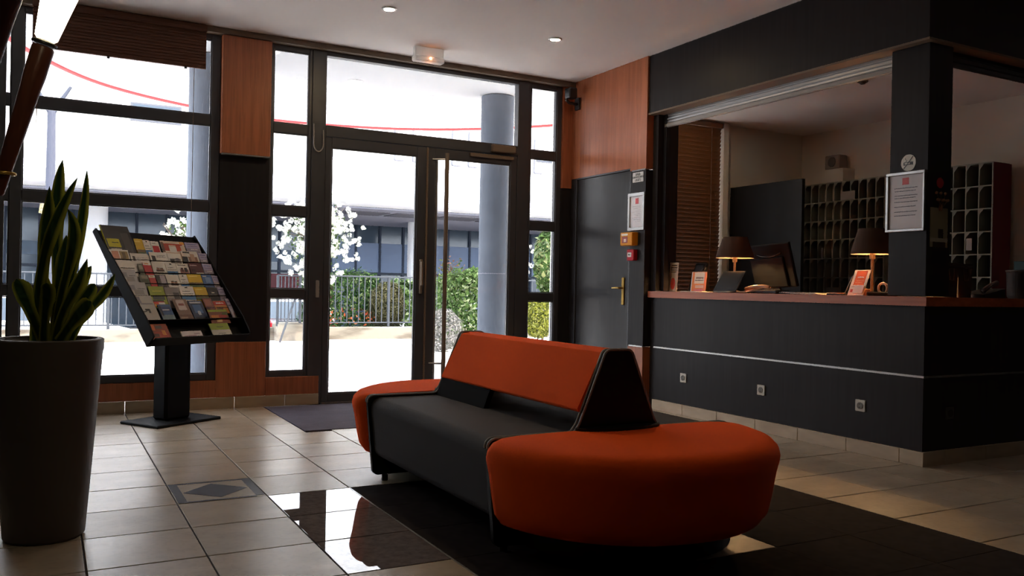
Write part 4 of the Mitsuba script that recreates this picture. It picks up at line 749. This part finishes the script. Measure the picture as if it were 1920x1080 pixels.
# building across the street
ob = thing('office_building', 'white office building across the street with a glazed ground floor', 'building')
prof = Polygon([(27, 4.75), (27, 14), (40, 14), (40, 3.78), (28.3, 3.78), (27.9, 3.80), (27.55, 3.88), (27.3, 4.02), (27.12, 4.22), (27.03, 4.46)]); put('upper_floors', ext_x(prof, -30, 60), 'render_white', ob, smooth=30)
put('soffit', box(-30, 60, 28.2, 36.2, 3.72, 3.775), 'soffit_grey', ob)
for k in range(16): put('soffit_grille', box(-6+k*1.9, -4.35+k*1.9, 29.2, 30.6, 3.69, 3.72), 'paint', ob, S(96, 94, 100))
put('glass_front', box(-30, 60, 36.2, 36.3, -.7, 3.72), 'street_glass', ob)
for k in range(34): put('mullion', box(-9.08+k*1.1, -8.99+k*1.1, 36.1, 36.2, -.7, 3.72), 'paint', ob, S(36, 46, 62))
put('rail_bar', box(-30, 60, 36.08, 36.2, 1.56, 1.66), 'paint', ob, S(40, 48, 60)); put('blue_blind', [box(10.5, 21.5, 36.15, 36.19, 1.66, 2.95)], 'paint', ob, S(110, 124, 148)); put('blue_blind', [box(-2, 10.5, 36.15, 36.19, 2.0, 2.5)], 'paint', ob, S(84, 98, 112))
put('red_panel', box(6.6, 10.8, 35.8, 36.0, .2, 1.5), 'paint', ob, S(80, 28, 32))
for x in (1.43, 13.5, 25.5): put('round_pillar', lathe([(.44, -.7), (.44, 3.72)], 32, (x, 33, 0)), 'render_white', ob, smooth=35)
for x0, x1, z0, z1 in ((2.06, 3.44, 5.72, 6.25), (.03, .30, 5.95, 6.12), (.65, .98, 5.95, 6.12), (15.6, 16.4, 5.7, 6.1), (20, 21, 5.7, 6.3)):
    w = put('window', box(x0, x1, 26.95, 27.05, z0, z1), 'paint', ob, S(90, 92, 98)); put('pane', box(x0+.06, x1-.06, 26.94, 26.95, z0+.05, z1-.05), 'street_glass', w)
for x in (10.13, 10.78, 12.23, 12.86, 15.5): put('downpipe', [box(x-.02, x+.02, 26.93, 27.0, 5.3, 6.5), box(x, x+.32, 26.93, 27.0, 5.27, 5.31)], 'paint', ob, S(110, 110, 116))
# railing
def railing(label, x0, x1, y, z0, z1, step=.125, posts=1.4):
    r = thing('terrace_railing', label, 'railing'); put('top_rail', box(x0, x1, y-.02, y+.02, z1-.03, z1, .004), 'paint', r, S(64, 68, 74)); put('bottom_rail', box(x0, x1, y-.012, y+.012, z0+.02, z0+.045), 'paint', r, S(64, 68, 74))
    for x in np.arange(x0+step, x1-.02, step): put('picket', box(x-.008, x+.008, y-.008, y+.008, z0+.04, z1-.03), 'paint', r, S(64, 68, 74))
    for x in np.arange(x0, x1+.01, posts): put('post', box(x-.022, x+.022, y-.022, y+.022, z0-.06, z1-.01), 'paint', r, S(60, 64, 70))
    return r
railing('grey metal railing in front of the hedge behind the glass doors', 4.95, 10.6, 17.1, .30, 1.30); railing('grey metal railing in front of the white car at the left', -3.2, 2.1, 17.1, .26, 1.24)
rr = railing('short grey railing with a slanting brace left of the hedge', 3.95, 4.40, 16.75, .34, 1.28, .07, .44); put('brace', cyl((4.35, 16.7, 1.05), (3.9, 16.3, 0), .02, n=8), 'paint', rr, S(60, 64, 70))
# planting
def leaves(n, sampler, size, cols, seed, flat=.6, tone=.45):
    g = np.random.default_rng(seed); P, N = sampler(n, g); d = g.normal(size=(n, 3)); d = d-N*(d*N).sum(1, keepdims=True)*flat; d /= np.linalg.norm(d, axis=1, keepdims=True)
    w = np.cross(N, d); w /= np.maximum(np.linalg.norm(w, axis=1, keepdims=True), 1e-6); s = size*g.uniform(.6, 1.25, (n, 1))
    V = np.stack([P-d*s, P+w*s*.5+N*s*.15, P+d*s, P-w*s*.5+N*s*.15], 1).reshape(-1, 3); i = np.arange(n)*4
    F = np.vstack([np.stack([i, i+1, i+2], 1), np.stack([i, i+2, i+3], 1)]); c = np.array(cols)[g.integers(0, len(cols), n)]*g.uniform(.75, 1.2, (n, 1))*tone
    return (V, F), np.repeat(np.clip(c, 0, 1), 4, axis=0)
def blob(c, r, jit=.12):
    c, r = np.array(c), np.array(r)
    def f(n, g):
        u = g.normal(size=(n, 3)); u /= np.linalg.norm(u, axis=1, keepdims=True); lump = .82+.36*meshkit.fbm(u*2.2+c, 3, 5); k = lump[:, None]*(1-jit*np.abs(g.normal(size=(n, 1))))
        return c+u*r*k, u
    return f
def boxy(x0, x1, y0, y1, z0, z1, jit=.06):
    def f(n, g):
        p = g.uniform(size=(n, 3)); face = g.integers(0, 4, n); N = np.zeros((n, 3))
        p[face == 0, 1] = 0; N[face == 0] = (0, -1, 0); p[face == 1, 0] = 0; N[face == 1] = (-1, 0, 0); p[face == 2, 0] = 1; N[face == 2] = (1, 0, 0); p[face == 3, 2] = 1; N[face == 3] = (0, 0, 1)
        q = np.array([x0, y0, z0])+p*np.array([x1-x0, y1-y0, z1-z0]); q += N*(meshkit.fbm(q*3.1, 3, 2)[:, None]-.5)*.35+g.normal(size=(n, 3))*jit; return q, N
    return f
def shrub(name, label, cat, parts, stems):
    k = thing(name, label, cat)
    for m, C in parts: put('foliage', m, 'leaf', k, C, kind='stuff')
    for a, b, r in stems: put('stem', tube([a, (np.array(a)+b)/2+[.03, 0, 0], b], [r, r*.8, r*.4], 6), 'paint', k, S(90, 72, 56), smooth=True)
    return k
G1 = [S(70, 104, 58), S(96, 128, 74), S(58, 84, 50), S(150, 170, 120)]; G2 = [S(112, 146, 82), S(140, 172, 104), S(84, 112, 66), S(190, 208, 160)]; G3 = [S(120, 116, 84), S(150, 146, 110), S(96, 96, 66)]; G4 = [S(190, 188, 186), S(216, 212, 210), S(150, 152, 142)]; G5 = [S(188, 190, 84), S(156, 164, 70), S(206, 208, 126), S(104, 112, 58)]
shrub('hedge_shrub', 'mixed dark green shrub behind the railing, left of the bright laurel', 'shrub', [leaves(9000, boxy(4.9, 6.35, 17.9, 18.5, .0, 1.26), .04, G1, 11)], [((5.2, 18, -.2), (5.2, 18, .9), .02), ((5.7, 18, -.2), (5.75, 18, 1.0), .02)])
shrub('laurel_shrub', 'bright green large-leaved laurel behind the railing', 'shrub', [leaves(4200, boxy(6.85, 8.4, 17.9, 18.5, .0, 1.12), .075, G2, 12)], [((7.5, 18, -.2), (7.5, 18, .8), .02)])
shrub('olive_shrub', 'dry olive-brown shrub between the dark shrub and the laurel', 'shrub', [leaves(8000, blob((6.5, 17.58, .66), (.42, .2, .56)), .026, G3, 13)], [((6.5, 17.6, -.2), (6.5, 17.6, .6), .015)])
shrub('flower_bed', 'small orange flowers low behind the railing', 'flowers', [leaves(110, boxy(5.0, 6.05, 17.4, 17.6, .30, .55, .03), .04, [S(226, 120, 80), S(206, 96, 70), S(230, 150, 110)], 14)], [])
shrub('clipped_bush', 'tall clipped green bush beside the right-hand column', 'shrub', [leaves(7000, boxy(6.50, 7.35, 14.0, 14.8, .05, 1.22), .045, G1[1:2]+G2, 15), leaves(900, blob((6.98, 14.3, 1.28), (.26, .26, .2)), .045, G2, 16)], [((6.9, 14.4, 0), (6.9, 14.4, 1.1), .03)])
shrub('lavender', 'grey lavender mound left of the clipped bush', 'shrub', [leaves(4500, blob((6.02, 13.5, .36), (.33, .33, .38)), .022, G4, 17)], [((6.02, 13.5, 0), (6.05, 13.5, .3), .01)])
shrub('yellow_shrub', 'yellow-green shrub seen through the right strip window', 'shrub', [leaves(5000, blob((7.62, 13.0, .58), (.34, .34, .36)), .028, G5, 18)], [((7.6, 13, 0), (7.55, 13, .5), .015), ((7.62, 13, 0), (7.72, 13, .5), .012)])
shrub('climbing_plant', 'leafy climbing plant hanging at the right strip window', 'shrub', [leaves(1500, blob((8.02, 13.4, 1.62), (.24, .2, .62)), .085, G2+[S(206, 214, 150)], 19)], [((8.0, 13.5, 0), (8.0, 13.5, 1.6), .02)])
sap = thing('sapling', 'thin sapling with few reddish leaves left of the clipped bush', 'tree'); put('trunk', tube([(6.85, 15.2, 0), (6.87, 15.2, .8), (6.9, 15.2, 1.55)], [.02, .016, .006], 8), 'paint', sap, S(80, 66, 56), smooth=True)
br = []
for q in range(9): 
    z = .8+.085*q; s = (-1) ** q; b = put('branch', tube([(6.87, 15.2, z), (6.87+s*.12, 15.18, z+.09), (6.87+s*.22, 15.15, z+.16)], [.007, .005, .003], 6), 'paint', sap, S(80, 66, 56), smooth=True)
m, C = leaves(260, blob((6.88, 15.2, 1.3), (.38, .25, .42), .4), .04, [S(110, 120, 70), S(146, 110, 96), S(90, 110, 60)], 21); put('foliage', m, 'leaf', sap, C, kind='stuff')
def blossom(label, c, r, n, seed, base):
    bt = thing('blossom_tree', label, 'tree'); c = np.array(c); put('trunk', tube([base, (np.array(base)+c)/2+[.04, 0, -.1], c+[0, 0, .1]], [.06, .05, .03], 10), 'paint', bt, S(80, 70, 62), smooth=True)
    g = np.random.default_rng(seed)
    for q in range(14):
        u = g.normal(size=3); u[2] = abs(u[2])*.7-.1; u /= np.linalg.norm(u); e = c+u*np.array(r)*.95; put('branch', tube([c+[0, 0, -.35+.05*q], (c+e)/2+[0, 0, -.06], e], [.022, .014, .006], 6), 'paint', bt, S(80, 70, 62), smooth=True)
    def clus(k, g2):
        u = g2.normal(size=(k//26+1, 3)); u /= np.linalg.norm(u, axis=1, keepdims=True); cc = c+u*np.array(r)*g2.uniform(.2, 1.12, (len(u), 1)); ii = g2.integers(0, len(u), k); d = g2.normal(size=(k, 3)); d /= np.linalg.norm(d, axis=1, keepdims=True); return cc[ii]+d*.05*g2.uniform(.5, 1, (k, 1)), d
    m, C = leaves(n, clus, .027, [S(244, 244, 236), S(250, 250, 246), S(236, 240, 216)], seed+1, tone=.8); put('blossom', m, 'leaf', bt, C, kind='stuff')
    m, C = leaves(n//12, blob(c, np.array(r)*.8, .5), .035, [S(96, 120, 60), S(70, 96, 50)], seed+2); put('foliage', m, 'leaf', bt, C, kind='stuff')
blossom('white blossoming tree behind the left door post', (4.60, 16.3, 2.05), (.80, .6, .92), 14000, 31, (4.62, 16.3, .0)); blossom('white blossoming tree mostly hidden by the left column', (2.05, 15.5, 1.75), (.42, .4, .62), 3600, 41, (2.1, 15.5, 0)); blossom('white blossoming tree seen through the right strip window', (8.35, 15.6, 1.65), (.55, .4, .75), 4200, 51, (8.4, 15.6, 0))
# street lamp, cars
sl = thing('street_lamp', 'pale street lamp with a forked top seen through the left window', 'street lamp'); put('pole', lathe([(.115, -.7), (.10, 3.2), (.088, 5.08)], 20, (.055, 22.8, 0)), 'paint', sl, S(72, 74, 86), smooth=35)
for s_ in (-1, 1): put('arm', tube([(.055, 22.8, 4.96), (.055+s_*.14, 22.8, 5.22), (.055+s_*.39, 22.8, 5.65)], [.07, .052, .035], 8), 'paint', sl, S(62, 66, 78), smooth=True)
def car(label, x, y, rot, tail, col=S(230, 230, 232)):
    c = thing('car', label, 'car'); M = basis((x, y, -.7), (math.cos(rot), math.sin(rot), 0), (-math.sin(rot), math.cos(rot), 0), (0, 0, 1))
    body = Polygon([(-2.0, .25), (2.0, .25), (2.1, .5), (2.05, .72), (1.3, .92), (-1.9, 1.0), (-2.1, .8), (-2.1, .4)]).buffer(-.05).buffer(.05); v, f = ext_y(body, -.85, .85); put('body', moved((v, f), M), 'gloss', c, col, smooth=False)
    cab = Polygon([(-1.95, .95), (-1.6, 1.42), (-1.1, 1.5), (.1, 1.48), (.55, 1.32), (1.25, .9)]).buffer(-.03).buffer(.03); v, f = ext_y(cab, -.85, .85); v = np.array(v); k = (v[:, 2]-.95)/.55; v[:, 1] *= 1-.18*np.clip(k, 0, 1); put('cabin', moved((v, f), M), 'gloss', c, col)
    for s in (-1, 1):
        for w in (Polygon([(-1.55, 1.0), (-1.4, 1.36), (-.5, 1.42), (-.5, .99)]), Polygon([(-.42, .99), (-.42, 1.42), (.1, 1.40), (.5, 1.24), (.95, .97)])):
            v, f = ext_y(w, -.005, .005); v = np.array(v); v[:, 1] += s*(.853-.153*np.clip((v[:, 2]-.95)/.55, 0, 1)); put('window', moved((v, f), M), 'street_glass', c)
        put('mirror', moved(box(.75, .9, s*.95-.07, s*.95+.07, .95, 1.08, .02), M), 'gloss', c, S(80, 84, 90)); put('door_handle', moved(box(-.35, -.2, s*.855-.012, s*.855+.012, .80, .83, .004), M), 'gloss', c, S(150, 150, 156))
        for xx in (-1.3, 1.3): put('wheel', moved(lathe([(.15, -.09), (.31, -.09), (.31, .09), (.15, .09)], 24, (xx, s*.76, .31), (0, 1, 0)), M), 'paint', c, S(40, 40, 42))
        put('tail_light', moved(box(-2.14, -1.90, s*.70-.20, s*.70+.17, .74, .98, .05), M), 'gloss', c, S(210, 40, 50))
    put('rear_window', moved((np.array([[-1.945, -.64, 1.03], [-1.945, .64, 1.03], [-1.645, .58, 1.40], [-1.645, -.58, 1.40]]) + np.array([-.03, 0, 0]), np.array([[0, 1, 2], [0, 2, 3]])), M), 'street_glass', c)
    return c
car('white car behind the railing outside the left window', -.35, 20.2, 0.0, False); car('white car with a red tail light left of the hedge', 5.35, 21.0, 1.35, True); car('white car whose roof shows behind the clipped bush', 10.0, 20.6, 3.0, True)
